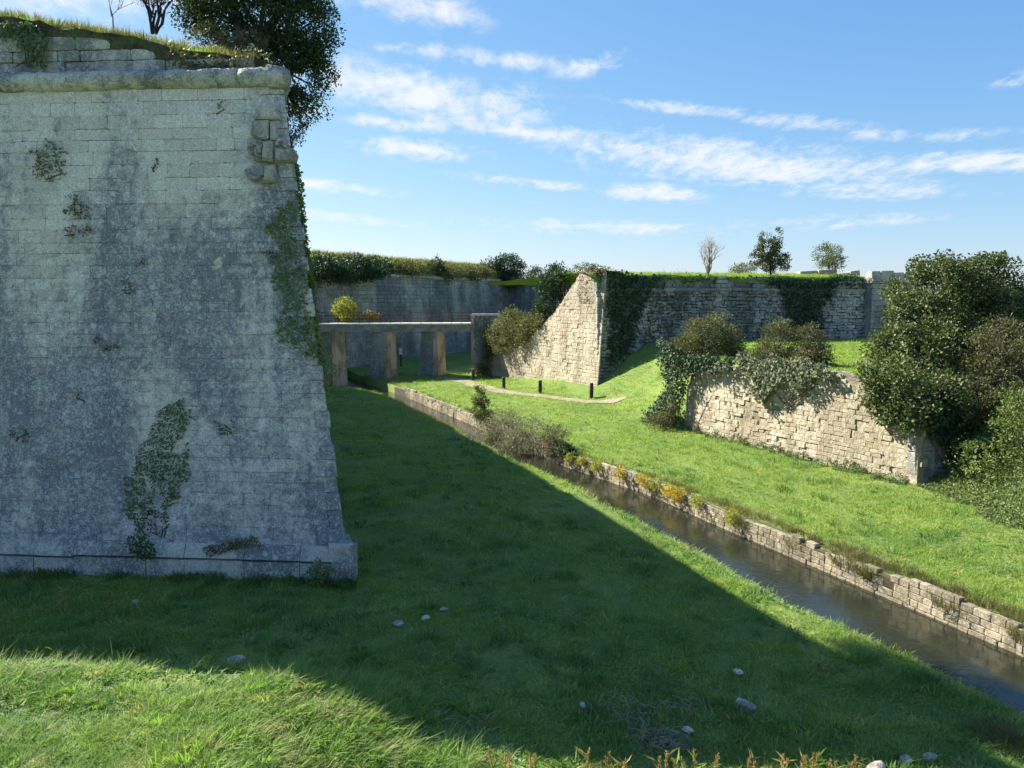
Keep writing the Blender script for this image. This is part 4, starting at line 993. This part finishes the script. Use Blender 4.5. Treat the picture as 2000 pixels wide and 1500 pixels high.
ivy('hanging_scrub', 'dark scrub hanging below the bastion turf left of the evergreen', PO + N1 * .08, N1, [(330, 85), (500, 105), (520, 130), (420, 125), (345, 138), (335, 110)], 520, .075, M['brown'], .16)
ivy('corner_ivy', 'ivy climbing the sharp corner edge of the bastion at mid height', CB, BN, [(575, 395), (585, 400), (600, 480), (618, 560), (632, 640), (652, 735), (636, 745), (610, 700), (575, 700), (548, 660), (550, 600), (530, 570), (545, 520), (528, 480), (556, 440)], 560, .065, M['bramble'], .10, ragged=.75, stems=0)
N_ = 5200; hh = rng.uniform(4.0, 9.0, N_); pos = np.array([corner(a_) for a_ in hh]) + rng.exponential(.22, N_)[:, None] * E2 + rng.exponential(.12, N_)[:, None] * E1 + (N2 * .5 - E1 * .4) * (rng.random(N_) * (.04 + .2 * fbm(hh * 1.7, 0 * hh)))[:, None]
k = fbm(hh * 1.1, hh * 0, 4.) > .38; pos = pos[k]; n_ = len(pos)
V, F, T = leaves(pos, rdir(n_) * .7 + N2 * .4 + np.array([0, 0, -.4]), rdir(n_) * .5 + N2, .08 * rng.uniform(.6, 1.3, n_), .8, rng.random(n_))
t = thing('flank_ivy', 'ivy fringe bulging from the shadowed side of the bastion corner', 'ivy', corner(4.0) + E2 * .2); part('foliage', V, F, M['bramble'], t, tone=T)
ivy('wall_ivy', 'broad green ivy patch climbing the lower face of the bastion', CB, BN, [(262, 1048), (255, 980), (262, 900), (275, 850), (290, 810), (320, 800), (350, 780), (372, 790), (362, 840), (350, 880), (352, 960), (345, 1000), (310, 960), (296, 1010), (290, 1060)], 900, .05, M['ivyflat'], .035, ragged=.62, freq=2.2, stems=0)
ivy('rusty_ivy', 'small rust-brown dead ivy patch at the foot of the broad ivy', CB, BN, [(296, 990), (330, 985), (335, 1020), (320, 1050), (300, 1040)], 420, .05, M['redleaf'], .05, stems=2)
for (x, y, rx, ry, lab) in ((107, 308, 34, 34, 'largest olive moss tuft high on the left of the bastion face'), (150, 396, 24, 18, 'olive tuft on the bastion face just below the largest tuft'), (153, 445, 16, 12, 'small green tuft on the bastion face, third down on the left'), (42, 845, 17, 12, 'small olive tuft low at the far left of the bastion face'),
                            (207, 668, 13, 12, 'small olive tuft in the middle of the bastion face'), (310, 318, 9, 14, 'tiny dark tuft under the top courses of the bastion'), (282, 502, 10, 10, 'tiny green tuft above the middle of the bastion face'), (245, 560, 14, 9, 'small dark tuft right of centre on the bastion face'),
                            (165, 770, 11, 11, 'tiny tuft left of the broad ivy patch'), (435, 825, 15, 8, 'small dark tuft right of the broad ivy patch'), (428, 210, 9, 9, 'tiny tuft in the top courses near the carved stones')):
    th = np.linspace(0, 6.283, 11)[:-1]; ivy('wall_tuft', lab, CB, BN, [(x + rx * (.75 + .5 * rng.random()) * math.cos(a_), y + ry * (.75 + .5 * rng.random()) * math.sin(a_) + .25 * ry) for a_ in th], 800, .045, M['thicket2'], .06, 'wall plant', 'tufts on the bastion face', ragged=.55, stems=1, freq=4.5)
ivy('ledge_weeds', 'dark weeds growing along the plinth ledge at the right', FB(0, 0, .07), BN, [(405, 1062), (440, 1050), (500, 1056), (520, 1070), (470, 1074), (415, 1070)], 1500, .05, M['olive'], .10, 'wall plant', stems=1)
ivy('ledge_bramble', 'green weeds at the foot of the broad ivy on the plinth', FB(0, 0, .1), BN, [(262, 1040), (300, 1036), (318, 1060), (300, 1090), (272, 1088)], 1300, .055, M['ivy'], .14, 'wall plant', stems=2)
b = G(632, 1132, -.02) + N1 * .15
plant('corner_shrub', 'small green shrub at the foot of the bastion corner', 'shrub', b, [(b + Z * .22, np.array([.26, .2, .22]))], 22, 26, .06, M['bramble'], rc=.1, trunk=.015)
# rank grass along the foot of the bastion
for i in range(34):
    u = rng.uniform(-.2, 12.8); b = CB + E1 * u + N1 * rng.uniform(.12, .45); b[2] = zt(b[0], b[1])
    clump('foot_grass', 'rank dark grass tussock along the foot of the big bastion', 'grass tussock', b, rng.uniform(.14, .26), .22, 70, M['reed'] if i % 3 else M['weed'], .02, .45, 'tussocks at the bastion foot')

# ------------------------------------------------------------------ right side: big ivy tree, bushes, brambles
tb = np.array([17.0, 29.5, 3.2])
plant('ivy_covered_tree', 'massive tree smothered in glossy flowering ivy, tallest foliage at the right', 'tree', tb,
      [lobe(1822, 575, 29.5, 66, 60), lobe(1797, 622, 28.5, 38, 42), lobe(1918, 590, 30, 62, 66), lobe(1780, 695, 27.2, 58, 52), lobe(1862, 690, 28, 62, 66), lobe(1975, 640, 30, 55, 66), lobe(1745, 755, 25.3, 45, 48, .8), lobe(1822, 790, 24.4, 55, 42, .8), lobe(1842, 530, 29.5, 36, 26), lobe(1925, 535, 30, 30, 26), lobe(1775, 800, 24.6, 40, 26, .6)],
      430, 170, .098, M['ivylit'], rc=.44, wr=.8, shell=.88, trunk=.28, stems=3, up=.1, twigs=30)
plant('dark_thicket', 'dark green thicket behind the ivy tree at the right edge', 'shrub', np.array([24., 36., 3.4]), [lobe(1985, 610, 34, 60, 65), lobe(2060, 600, 34, 70, 70), lobe(2000, 700, 33, 60, 60)], 300, 40, .11, M['ivydark'], rc=.4, trunk=.15, stems=3)
plant('hawthorn_bush', 'brownish leafy bush in front of the ivy tree at the right edge', 'shrub', np.array([17.2, 25., 1.8]), [lobe(1925, 730, 25.5, 55, 75), lobe(1975, 700, 25.2, 55, 65), lobe(1900, 790, 25, 35, 45), lobe(1960, 800, 24.6, 60, 45), lobe(2040, 740, 25, 60, 80), lobe(1930, 655, 25.6, 25, 22)],
      520, 46, .075, M['brown'], rc=.26, shell=.45, trunk=.08, stems=4, twigs=40)
def bank_cover(name, label, x0, x1, y0, y1, n, size, mat, hgt, rs):
    r = np.random.default_rng(rs); x = r.uniform(x0, x1, n); y = r.uniform(y0, y1, n)
    k = (x - 12.7 - .25 * np.maximum(19 - y, 0) + .9 * (fbm(x, y, 2.) - .5) > .1) & ok_ground(x, y); x, y = x[k], y[k]; n = len(x)
    up = hgt * fbm(x * .9, y * .9, 6.) * smooth(x - 12.5 - .25 * np.maximum(19 - y, 0), 0, 2.4)
    z = zt(x, y) + up * (.5 + .5 * r.random(n)) + .02
    d = r.normal(size=(n, 3)) * .7; d[:, 2] += .25; d[:, 0] -= .25; nr = r.normal(size=(n, 3)) * .5 + np.array([-.4, -.3, .7])
    V, F, T = leaves(np.stack([x, y, z], 1), d, nr, size * r.uniform(.5, 1.3, n), .7, np.clip(r.normal(.45, .25, n), 0, 1))
    t = thing(name, label, 'bramble', (float(x.mean()), float(y.mean()), float(zt(x.mean(), y.mean())))); part('foliage', V, F, mat, t, tone=T)
bank_cover('bramble_bank', 'sprawling green bramble thicket on the bank at the right edge', 12.4, 21, 17.5, 26, 34000, .085, M['bramble'], .75, 1)
bank_cover('grey_bramble', 'greyer bramble runners at the foot of the right-hand bank', 12.3, 15.5, 18, 25, 9000, .07, M['greygreen'], .55, 2)
plant('nettle_bush', 'bright green climbing nettles in front of the brown bush, right edge', 'shrub', np.array([16.9, 22.9, 2.4]), [lobe(2000, 860, 22.5, 50, 70), lobe(1990, 800, 22.8, 25, 45), lobe(1930, 900, 22.6, 50, 40)], 220, 34, .085, M['bramble'], rc=.26, trunk=.03)

# shrubs on the terrace and retaining wall
plant('round_shrub', 'rounded olive-green shrub on the far end of the sunlit retaining wall', 'shrub', RF + RD * .6 - RNn * .9 + Z * 2.7, [lobe(1385, 660, 36, 55, 45), lobe(1340, 690, 35.5, 30, 38), lobe(1425, 680, 35.5, 28, 35), lobe(1370, 710, 35, 45, 20, .7)], 520, 44, .085, M['olive'], rc=.26, trunk=.07, stems=4, twigs=40)
plant('hawthorn_shrub', 'twiggy brown-green shrub in the middle of the retaining wall top, left of its twin', 'shrub', RF + RD * 4.4 - RNn * .8 + Z * 3.1, [lobe(1525, 668, 31.5, 35, 38), lobe(1500, 700, 31.5, 35, 28), lobe(1540, 710, 31, 30, 28)], 300, 40, .075, M['brown'], rc=.24, trunk=.05, stems=3, twigs=40)
plant('hawthorn_shrub', 'twiggy brown-green shrub on the retaining wall top, right of its twin, beside the open turf', 'shrub', RF + RD * 5.8 - RNn * .9 + Z * 3.2, [lobe(1582, 668, 30.5, 24, 34), lobe(1575, 710, 30, 28, 30), lobe(1605, 700, 30, 18, 28)], 230, 40, .075, M['brown'], rc=.22, trunk=.05, stems=3, twigs=30)
O_ = RF + RNn * .02
ivy('wall_top_ivy', 'grey-green ivy spilling over the middle of the sunlit retaining wall', O_, Rn, [(1440, 690), (1500, 700), (1560, 695), (1635, 720), (1640, 740), (1600, 745), (1585, 760), (1570, 770), (1550, 735), (1520, 770), (1500, 790), (1480, 770), (1478, 735), (1450, 720)], 700, .11, M['greygreen'], .40, ragged=.5)
ivy('wall_end_ivy', 'dark ivy draping the buried far end of the sunlit retaining wall', O_ + RNn * .1, Rn, [(1290, 660), (1345, 690), (1400, 690), (1440, 700), (1440, 722), (1380, 722), (1350, 735), (1338, 780), (1325, 830), (1290, 842), (1262, 838), (1280, 790), (1305, 760), (1300, 710)], 620, .11, M['ivydark'], .45, ragged=.45)
ivy('tree_foot_ivy', 'ivy skirt hanging over the near end of the sunlit wall below the ivy tree', O_ + RNn * .05, Rn, [(1690, 700), (1740, 740), (1800, 780), (1805, 825), (1780, 838), (1745, 822), (1722, 830), (1715, 790), (1695, 750)], 620, .11, M['ivylit'], .5, ragged=.45)
ivy('return_ivy', 'dark ivy hanging over the shaded return of the retaining wall', RN + RD * .08, rn2, [(1796, 780), (1860, 790), (1900, 860), (1880, 900), (1840, 880), (1800, 840)], 560, .11, M['ivydark'], .4, ragged=.4)
for i in range(15):
    s_ = RLEN * (i + .5 * rng.random()) / 15 + .2; b = RF + RD * s_ + RNn * rng.uniform(.08, .3); b[2] = zt(b[0], b[1]); q = rng.uniform(.16, .3)
    plant('wall_foot_weed', 'grey-green weed clump at the foot of the sunlit retaining wall, %s from its far end' % NTH[i], 'weed', b, [(b + Z * q * .5, np.array([q * 1.3, q, q * .6]))], 14, 24, .07, M['greygreen'] if i % 2 else M['weed'], rc=.12, trunk=.012, group='weeds at the foot of the sunlit wall', crown='foliage', twigs=3)
b = G(1290, 838, .1); plant('earth_burrow_bush', 'dark bramble mound over a hollow beside the far end of the retaining wall', 'shrub', b, [(b + Z * .35, np.array([.6, .7, .4])), (b + np.array([.5, 0, .8]), np.array([.45, .5, .5]))], 60, 40, .08, M['brown'], rc=.24, trunk=.03)
rk_ = MB()
# ivy and shrubs on the curtain
KO = kp(0, 4, .0)
ivy('ivy_curtain', 'wide dark ivy sheet hanging from the left end of the shaded curtain wall', KO, Kn, [(1183, 532), (1290, 538), (1275, 560), (1255, 600), (1245, 640), (1225, 690), (1200, 712), (1185, 700)], 170, .17, M['ivydark'], .35, ragged=.5, freq=.7)
ivy('ivy_curtain', 'narrow dark ivy sheet in the middle of the shaded curtain wall', KO, Kn, [(1500, 545), (1640, 545), (1625, 570), (1604, 600), (1603, 640), (1565, 640), (1535, 640), (1530, 600), (1522, 565)], 190, .17, M['ivydark'], .35, ragged=.35, freq=.7)
ivy('ivy_fringe', 'dark ivy fringe hanging along the top of the curtain wall', KO, Kn, [(1250, 536), (1400, 538), (1520, 540), (1690, 543), (1690, 562), (1600, 562), (1500, 550), (1450, 542), (1380, 545), (1320, 560), (1250, 566)], 55, .17, M['ivydark'], .30, ragged=.6, freq=.7)
ivy('rubble_ivy', 'faint brown ivy veil on the left of the curtain rubble', KO, Kn, [(1270, 568), (1350, 572), (1330, 620), (1290, 660), (1255, 680)], 60, .14, M['brown'], .1, ragged=.6)
bare_tree('bare_tree', 'leafless pale tree on the curtain wall top, left of the dark conical tree', P(1382, 535, 50), 2.6, .75, M['twig'], stems=6, depth=4, r0=.05, rs=21)
b = P(1505, 537, 51); plant('conical_tree', 'dark spiky evergreen sapling on the curtain wall top', 'tree', b, [lobe(1505, 515, 51, 18, 18), lobe(1488, 482, 51, 4, 24, .3), lobe(1520, 474, 51, 4, 26, .3), lobe(1503, 490, 51, 8, 28), lobe(1480, 500, 51, 14, 4, .3), lobe(1531, 505, 51, 10, 8, .3), lobe(1474, 516, 51, 10, 3, .3), lobe(1484, 489, 51, 10, 4, .3), lobe(1512, 482, 51, 5, 18, .3), lobe(1534, 518, 51, 6, 10, .3)], 240, 26, .11, M['olive'], rc=.20, trunk=.07, up=.7, twigs=60)
b = P(1620, 525, 53); plant('round_bush', 'small rounded pale bush on the ruined parapet near the gate', 'shrub', b, [lobe(1618, 502, 53, 26, 22), lobe(1632, 512, 53, 18, 14)], 150, 26, .10, M['greygreen'], rc=.25, trunk=.04, stems=3, up=.6, twigs=50)
plant('distant_bush', 'faint low bush on the skyline between the bare tree and the conical tree', 'shrub', P(1450, 540, 62), [lobe(1452, 526, 62, 24, 8)], 60, 24, .12, M['greygreen'], rc=.3, trunk=.03)
# ------------------------------------------------------------------ middle distance plants
plant('olive_thicket', 'tall olive-brown thicket spilling over the stepped spur wall beside the abutment', 'shrub', SC + SD * 10 - SN * 1.2 + Z * 2.2, [lobe(1000, 632, 57.5, 30, 32), lobe(1032, 646, 55.4, 24, 34), lobe(966, 668, 59.6, 22, 32), lobe(992, 676, 57.6, 26, 16), lobe(1055, 636, 54, 18, 26), lobe(953, 690, 59.6, 11, 20), lobe(978, 652, 58.4, 22, 32), lobe(1010, 652, 56.3, 24, 26), lobe(1038, 645, 54.8, 18, 28), lobe(955, 650, 60.2, 12, 20)], 560, 34, .12, M['thicket2'], rc=.4, trunk=.07, stems=4, twigs=40)
plant('dark_conifer', 'dark upright evergreen leaning on the stepped edge of the spur wall', 'tree', SC + SD * 5.4 - SN * 1.4 + Z * 4.4, [lobe(1074, 592, 54.5, 27, 46), lobe(1090, 560, 54.5, 22, 34), lobe(1060, 615, 55, 20, 26), lobe(1070, 560, 55, 20, 22)], 300, 34, .13, M['ivydark'], rc=.32, trunk=.07, twigs=20)
plant('spur_top_bush', 'brownish scrub fringe on the very top of the spur wall', 'shrub', SC + SD * 1.2 - SN * .8 + Z * 7.7, [lobe(1150, 524, 48, 30, 7, .5), lobe(1175, 534, 47.6, 12, 8, .3)], 70, 22, .09, M['brown'], rc=.18, trunk=.02)
ivy('spur_stain', 'thin brown creeper on the upper spur wall face', SC + SN * .03, Sn, [(1130, 525), (1178, 532), (1176, 570), (1150, 560), (1128, 590)], 50, .09, M['brown'], .08, ragged=.6)
plant('low_bush', 'dark rounded bush at the foot of the bridge abutment', 'shrub', P(940, 738, 59.6), [lobe(940, 724, 59.6, 12, 13)], 50, 26, .10, M['olive'], rc=.25, trunk=.02)
ivy('abutment_ivy', 'sparse ivy on the face of the bridge abutment', qp(0, 2, .03), an, [(938, 650), (970, 630), (974, 700), (944, 715)], 45, .12, M['olive'], .15)
plant('far_tree', 'rounded dark tree on top of the distant wall, right of the brown grass', 'tree', P(990, 545, 97), [lobe(992, 522, 97, 30, 22), lobe(960, 524, 97, 18, 16), lobe(1000, 545, 96, 24, 14)], 260, 30, .24, M['ivydark'], rc=.6, trunk=.2)
plant('far_hedge', 'dark bushes on the skyline between the far tree and the spur wall', 'shrub', P(1060, 555, 100), [lobe(1050, 540, 100, 26, 14), lobe(1085, 534, 100, 24, 16), lobe(1120, 545, 100, 24, 14), lobe(1180, 552, 100, 22, 26)], 220, 28, .24, M['ivydark'], rc=.6, trunk=.15)
plant('far_clipped_hedge', 'dense dark ivy hedge capping the distant wall at its left end', 'hedge', ap(6, 8.6, -1), [lobe(640, 522, 66, 40, 18), lobe(690, 521, 69, 40, 18), lobe(735, 524, 72, 34, 15), lobe(660, 540, 66, 40, 14, .6), lobe(715, 535, 70, 40, 12, .6)], 420, 34, .20, M['ivydark'], rc=.5, trunk=.1)
plant('far_scrub', 'small green bush amid the brown grass of the distant wall', 'shrub', P(850, 535, 84), [lobe(850, 520, 84, 14, 14)], 60, 26, .2, M['ivydark'], rc=.45, trunk=.08)
plant('far_scrub', 'brown scrub along the lip of the distant wall', 'shrub', P(880, 545, 86), [lobe(800, 525, 78, 30, 12, 1.), lobe(870, 535, 84, 40, 10, 1.), lobe(930, 535, 89, 35, 12, 1.)], 200, 26, .2, M['brown'], rc=.45, trunk=.08)
plant('yellow_bush', 'bright yellow-green bush catching the sun behind the footbridge railing', 'shrub', P(676, 640, 61.6), [lobe(675, 602, 61.6, 20, 20), lobe(680, 618, 61.3, 22, 12), lobe(664, 610, 61.6, 12, 14)], 110, 30, .14, M['yellow'], rc=.3, trunk=.05)
plant('russet_bush', 'low russet dry bush behind the footbridge railing', 'shrub', P(720, 640, 61.6), [lobe(715, 617, 61.6, 20, 9), lobe(735, 620, 61.6, 14, 7)], 50, 24, .13, M['plume'], rc=.25, trunk=.03)
# canal-side thicket and sapling
b = np.array([XR(33.5) + .2, 33.5, -.2])
plant('canal_thicket', 'grey-brown twiggy thicket overhanging the canal in the middle', 'shrub', b, [lobe(985, 830, 35, 40, 36), lobe(1030, 850, 33, 45, 34), lobe(1075, 860, 31.5, 34, 28), lobe(960, 840, 36, 26, 28), lobe(1010, 870, 32.5, 40, 18, .7)], 400, 26, .075, M['thicket'], rc=.30, shell=.35, trunk=.03, stems=5, bark='twig', twigs=160)
plant('canal_thicket', 'purplish bare-twigged bush at the near end of the canal thicket', 'shrub', np.array([XR(31.2) + .1, 31.2, -.3]), [lobe(1085, 850, 31.2, 26, 24), lobe(1070, 872, 31, 24, 16, .6)], 100, 18, .06, M['brown'], rc=.2, shell=.3, trunk=.02, stems=4, bark='twig', twigs=110)
plant('young_conifer', 'slender dark sapling standing beside the canal thicket', 'tree', np.array([XR(37.5) + .3, 37.5, -.1]), [lobe(940, 800, 38, 18, 26), lobe(934, 775, 38, 10, 20, .3), lobe(948, 815, 37.5, 18, 18)], 130, 30, .085, M['olive'], rc=.18, trunk=.035, up=.6, twigs=30)
plant('dark_quay_ivy', 'dark ivy clump on the quay wall at the end of the thicket', 'ivy', np.array([XR(30) + .1, 30., -.2]), [lobe(1105, 880, 30, 14, 12)], 36, 26, .09, M['ivydark'], rc=.14, trunk=.015)
for i, (x, y) in enumerate([(1125, 896), (1150, 903), (1172, 912), (1200, 928), (1235, 942), (1245, 950), (1290, 962), (1312, 970), (1340, 985), (1405, 1015)]):
    b = G(x, y, -.2); b[0] = XR(b[1]) + .02; q = rng.uniform(.16, .26)
    plant('yellow_flowers', 'yellow-flowered plant on the canal quay wall, %s from the thicket' % NTH[i], 'flower', b, [(b + Z * .06 - np.array([.12, 0, 0]), np.array([q, q * 1.6, q * .9]))], 26, 26, .055, M['flower'] if i in (3, 4, 6, 7) else M['yellow'], rc=.10, trunk=.01, group='yellow flowers on the quay wall', crown='foliage', twigs=4)
for x, y, h_, lab in ((1575, 1085, .7, 'large bleached dry grass clump over the collapsed stretch of quay'), (1600, 1100, .55, 'smaller bleached grass clump beside the collapsed quay stretch'), (1405, 1010, .5, 'dry grass clump hanging on the quay left of its collapse'), (1500, 1050, .4, 'short dry grass clump on the quay just left of its collapse'), (1955, 1225, .6, 'straw-coloured grass clump on the quay near the right edge'), (1840, 1165, .45, 'straw grass clump on the quay at lower right'), (1700, 1105, .4, 'straw grass clump on the quay right of the collapse')):
    b = G(x, y, -.1); b[0] = XR(b[1]) + .25; b[2] = -.3; o = link('dry_grass_clump', tuft_mesh('dry_grass_clump', 420, h_ * .85, .008, .34, .8, M['drygrass'], int(x)), None, Matrix.Translation(b.tolist())); setp(o, lab, 'grass clump', 'dry grass on the quay')

for x, y, h_, lab in ((1985, 1462, .5, 'straw-coloured dry grass clump on the near bank at the lower right corner'), (1950, 1440, .35, 'smaller dry grass clump on the near bank beside the water, lower right')):
    b = G(x, y, -.35); b[2] = zt(b[0], b[1]) - .03
    o = link('dry_grass_clump', tuft_mesh('dry_grass_clump', 320, h_ * .8, .008, .3, .7, M['drygrass'], int(x)), None, Matrix.Translation(b.tolist())); setp(o, lab, 'grass clump', 'dry grass on the near bank')
# ------------------------------------------------------------------ bollards, sign
def bollard(px, py, hpx, lab):
    b = G(px, py, .12); b[2] = zt(b[0], b[1]); D = b[1]; hh = hpx * D / 1500; rr_ = .115
    prof = [(rr_, -.1), (rr_, hh * .80), (rr_ * .86, hh * .815), (rr_ * .86, hh * .845), (rr_, hh * .86), (rr_, hh * .95), (rr_ * .7, hh)]
    V, F, n_ = [], [], 10
    for q, z in prof: V += [(q * math.cos(6.283 * i / n_), q * math.sin(6.283 * i / n_), z) for i in range(n_)]
    for k_ in range(len(prof) - 1): F += [(k_ * n_ + i, k_ * n_ + (i + 1) % n_, (k_ + 1) * n_ + (i + 1) % n_, (k_ + 1) * n_ + i) for i in range(n_)]
    F.append(tuple(range((len(prof) - 1) * n_, len(prof) * n_)))
    o = link('bollard', mesh('bollard', V, F, M['wood']), None, Matrix.Translation(b.tolist())); setp(o, lab, 'bollard', 'timber bollards along the path')
bollard(924, 742, 22, 'dark timber bollard beside the bridge abutment, farthest of the row'); bollard(984, 758, 23, 'dark timber bollard second from the bridge, left of the spur wall')
bollard(1055, 768, 26, 'dark timber bollard in front of the spur wall face'); bollard(1155, 780, 30, 'dark timber bollard on the grass mound slope, nearest of the row')
b = P(783, 712, 68); sg = thing('path_sign', 'small white sign on a dark post seen under the footbridge', 'sign', b)
mb = MB(); mb.tube([b - Z * .3, b + Z * .9], [.07, .07], 6); mb.build('post', M['wood'], sg)
mb = MB(); mb.obox(b + Z * 1.18, np.array([.14, 0, 0]), np.array([0, .03, 0]), Z * .28); mb.build('panel', M['signwhite'], sg)

# ------------------------------------------------------------------ loose stones, twigs, reeds
def rock(px, py, size, lab, flat=.6, z=0.):
    b = G(px, py, z); b[2] = zt(b[0], b[1]); r = np.random.default_rng(int(px * 7 + py)); V, F = [], []; n1_, n2_ = 6, 9
    for i in range(n1_ + 1):
        th = math.pi * i / n1_
        for j in range(n2_):
            ph = 6.283 * j / n2_; d = np.array([math.sin(th) * math.cos(ph), math.sin(th) * math.sin(ph), math.cos(th)])
            V.append(d * size * .5 * np.array([1.25, .9, flat]) * (.7 + .6 * vnoise(d[0] * 1.6 + px, d[1] * 1.6, d[2] * 1.6)) + np.array([0, 0, size * flat * .16 + .03]))
    for i in range(n1_):
        for j in range(n2_): F.append((i * n2_ + j, (i + 1) * n2_ + j, (i + 1) * n2_ + (j + 1) % n2_, i * n2_ + (j + 1) % n2_))
    o = link('loose_stone', mesh('loose_stone', V, F, M['rock']), None, Matrix.Translation(b.tolist()) @ Matrix.Rotation(r.uniform(0, 6), 4, 'Z')); setp(o, lab, 'stone', 'loose stones in the grass')
for a_ in ((778, 1221, .19, 'white stone in the shaded grass just right of the bastion corner'), (832, 1206, .16, 'flat pale stone a little beyond the white one near the bastion'), (868, 1188, .13, 'small pale stone farthest right in the shaded patch by the bastion'),
           (462, 1300, .24, 'white stone at the edge of the long grass below the bastion'), (1455, 1370, .26, 'upright pale stone in the middle of the shaded lawn'), (1443, 1302, .15, 'brownish stone lying beyond the upright pale stone'),
           (1137, 1372, .12, 'small white stone on the bare shaded patch'), (1345, 1413, .15, 'small buff stone beside the twig heap'), (1713, 1490, .30, 'large pale stone at the lower right edge of shadow'), (1770, 1465, .16, 'small pale stone above the large one, lower right'),
           (1816, 1456, .18, 'flat pale stone farthest right in the lower right shadow'), (1801, 1491, .14, 'small pale stone at the very bottom right'), (16, 1392, .26, 'buff stone showing through the sunlit long grass at the left edge'), (265, 1178, .14, 'pale stone in the dark grass below the bastion plinth')):
    rock(*a_)
def twig_heap(px, py, rad, n, lab):
    b = G(px, py, 0); b[2] = zt(b[0], b[1]); mb = MB()
    for i in range(n):
        a_ = rng.uniform(0, 6.283); q = rad * math.sqrt(rng.random()); c_ = b + np.array([q * math.cos(a_) * 1.3, q * math.sin(a_), rng.uniform(.02, .16)]); d = nrm(rng.normal(size=3) * [1, 1, .25]) * rng.uniform(.05, .2)
        mb.tube([c_ - d, c_ + rng.normal(0, .02, 3), c_ + d], [.0038, .0038, .002], 3)
    o = mb.build('twig_heap', M['twig']); setp(o, lab, 'twigs', 'dead twig heaps')
twig_heap(1290, 1435, .30, 150, 'largest heap of bleached dead twigs in the shaded foreground'); twig_heap(1215, 1385, .4, 70, 'scattered dead twigs just beyond the large heap'); twig_heap(1340, 1372, .3, 40, 'thin scatter of dead twigs near the upright pale stone'); twig_heap(745, 1213, .3, 16, 'few dead twigs beside the white stone near the bastion')
def reed(px, py, D, hpx, plume, lab, nst=3):
    tip = P(px, py, D); base = np.array([tip[0], tip[1], zt(tip[0], tip[1])]); t = thing('reed', lab, 'reed', base, 'reeds in the foreground'); st = MB(); pos, dr, sz = [], [], []; pl = []
    H = tip[2] - base[2]
    for s in range(nst):
        b0 = base + np.array([rng.normal(0, .08), rng.normal(0, .05), 0]); tp = b0 + np.array([rng.normal(0, .10), rng.normal(0, .06), H * (1 - .16 * s * rng.random())])
        st.tube([b0, b0 * .5 + tp * .5 + rng.normal(0, .015, 3), tp], [.007, .006, .004], 4)
        for k_ in range(7):
            f = rng.uniform(.35, .95); pos.append(b0 + (tp - b0) * f); a_ = rng.uniform(0, 6.283); dr.append((math.cos(a_), math.sin(a_), rng.uniform(.3, .9))); sz.append(rng.uniform(.12, .24))
        if plume:
            for k_ in range(60):
                f = rng.random(); pl.append(tp + (tp - b0) / H * (-.22 * f) + rng.normal(0, .005 + .010 * f, 3))
    st.build('stem', M['dry'] if plume else M['reed'], t)
    pos = np.array(pos); n = len(pos); V, F, T = leaves(pos, np.array(dr), rdir(n), np.array(sz), .09, rng.random(n)); part('leaf_blades', V, F, M['dry'] if plume and rng.random() < .6 else M['reed'], t, tone=T)
    if plume:
        pl = np.array(pl); n = len(pl); d = rng.normal(size=(n, 3)) * .4; d[:, 2] += .9; V, F, T = leaves(pl, d, rdir(n), rng.uniform(.025, .05, n), .22, rng.random(n)); part('plume', V, F, M['plume'], t, tone=T)
for i, (px, py) in enumerate([(985, 1470), (1003, 1466), (1042, 1480), (1150, 1462), (1190, 1470), (1216, 1476), (1302, 1470), (1352, 1480), (1382, 1455), (1455, 1474), (1520, 1468), (1552, 1466), (1590, 1472), (1628, 1480), (1668, 1478)]):
    reed(px, py, 8.6 + rng.uniform(-.3, .3), 60, True, 'tawny-plumed reed poking up at the bottom edge, %s from the left' % NTH[i], 2)
for px, py, lab in ((1098, 1468, 'leafy green reed at the bottom edge left of the plumed reeds'), (1128, 1482, 'short leafy green reed at the bottom edge among plumed reeds')): reed(px, py, 8.6, 50, False, lab, 3)
for px, py, D, lab in ((80, 1264, 10.9, 'tallest leafy reed on the sunlit grass crest at the left'), (217, 1284, 10.9, 'leafy reed second from the left on the grass crest'), (272, 1286, 10.9, 'leafy reed third from the left on the grass crest'), (335, 1284, 10.9, 'leafy reed in the middle of the grass crest'), (357, 1280, 10.9, 'leafy reed right of the middle on the grass crest'),
                       (410, 1286, 10.8, 'leafy reed near the white stone on the grass crest'), (515, 1298, 10.8, 'last leafy reed on the grass crest, right of the white stone'), (600, 1335, 10.7, 'leafy reed at the shadow edge on the crest'), (708, 1352, 10.6, 'leafy reed standing in the shadow right of the lit grass'), (730, 1368, 10.6, 'arching reed beside the shadowed reed')):
    reed(px, py, D, 30, False, lab, 2)
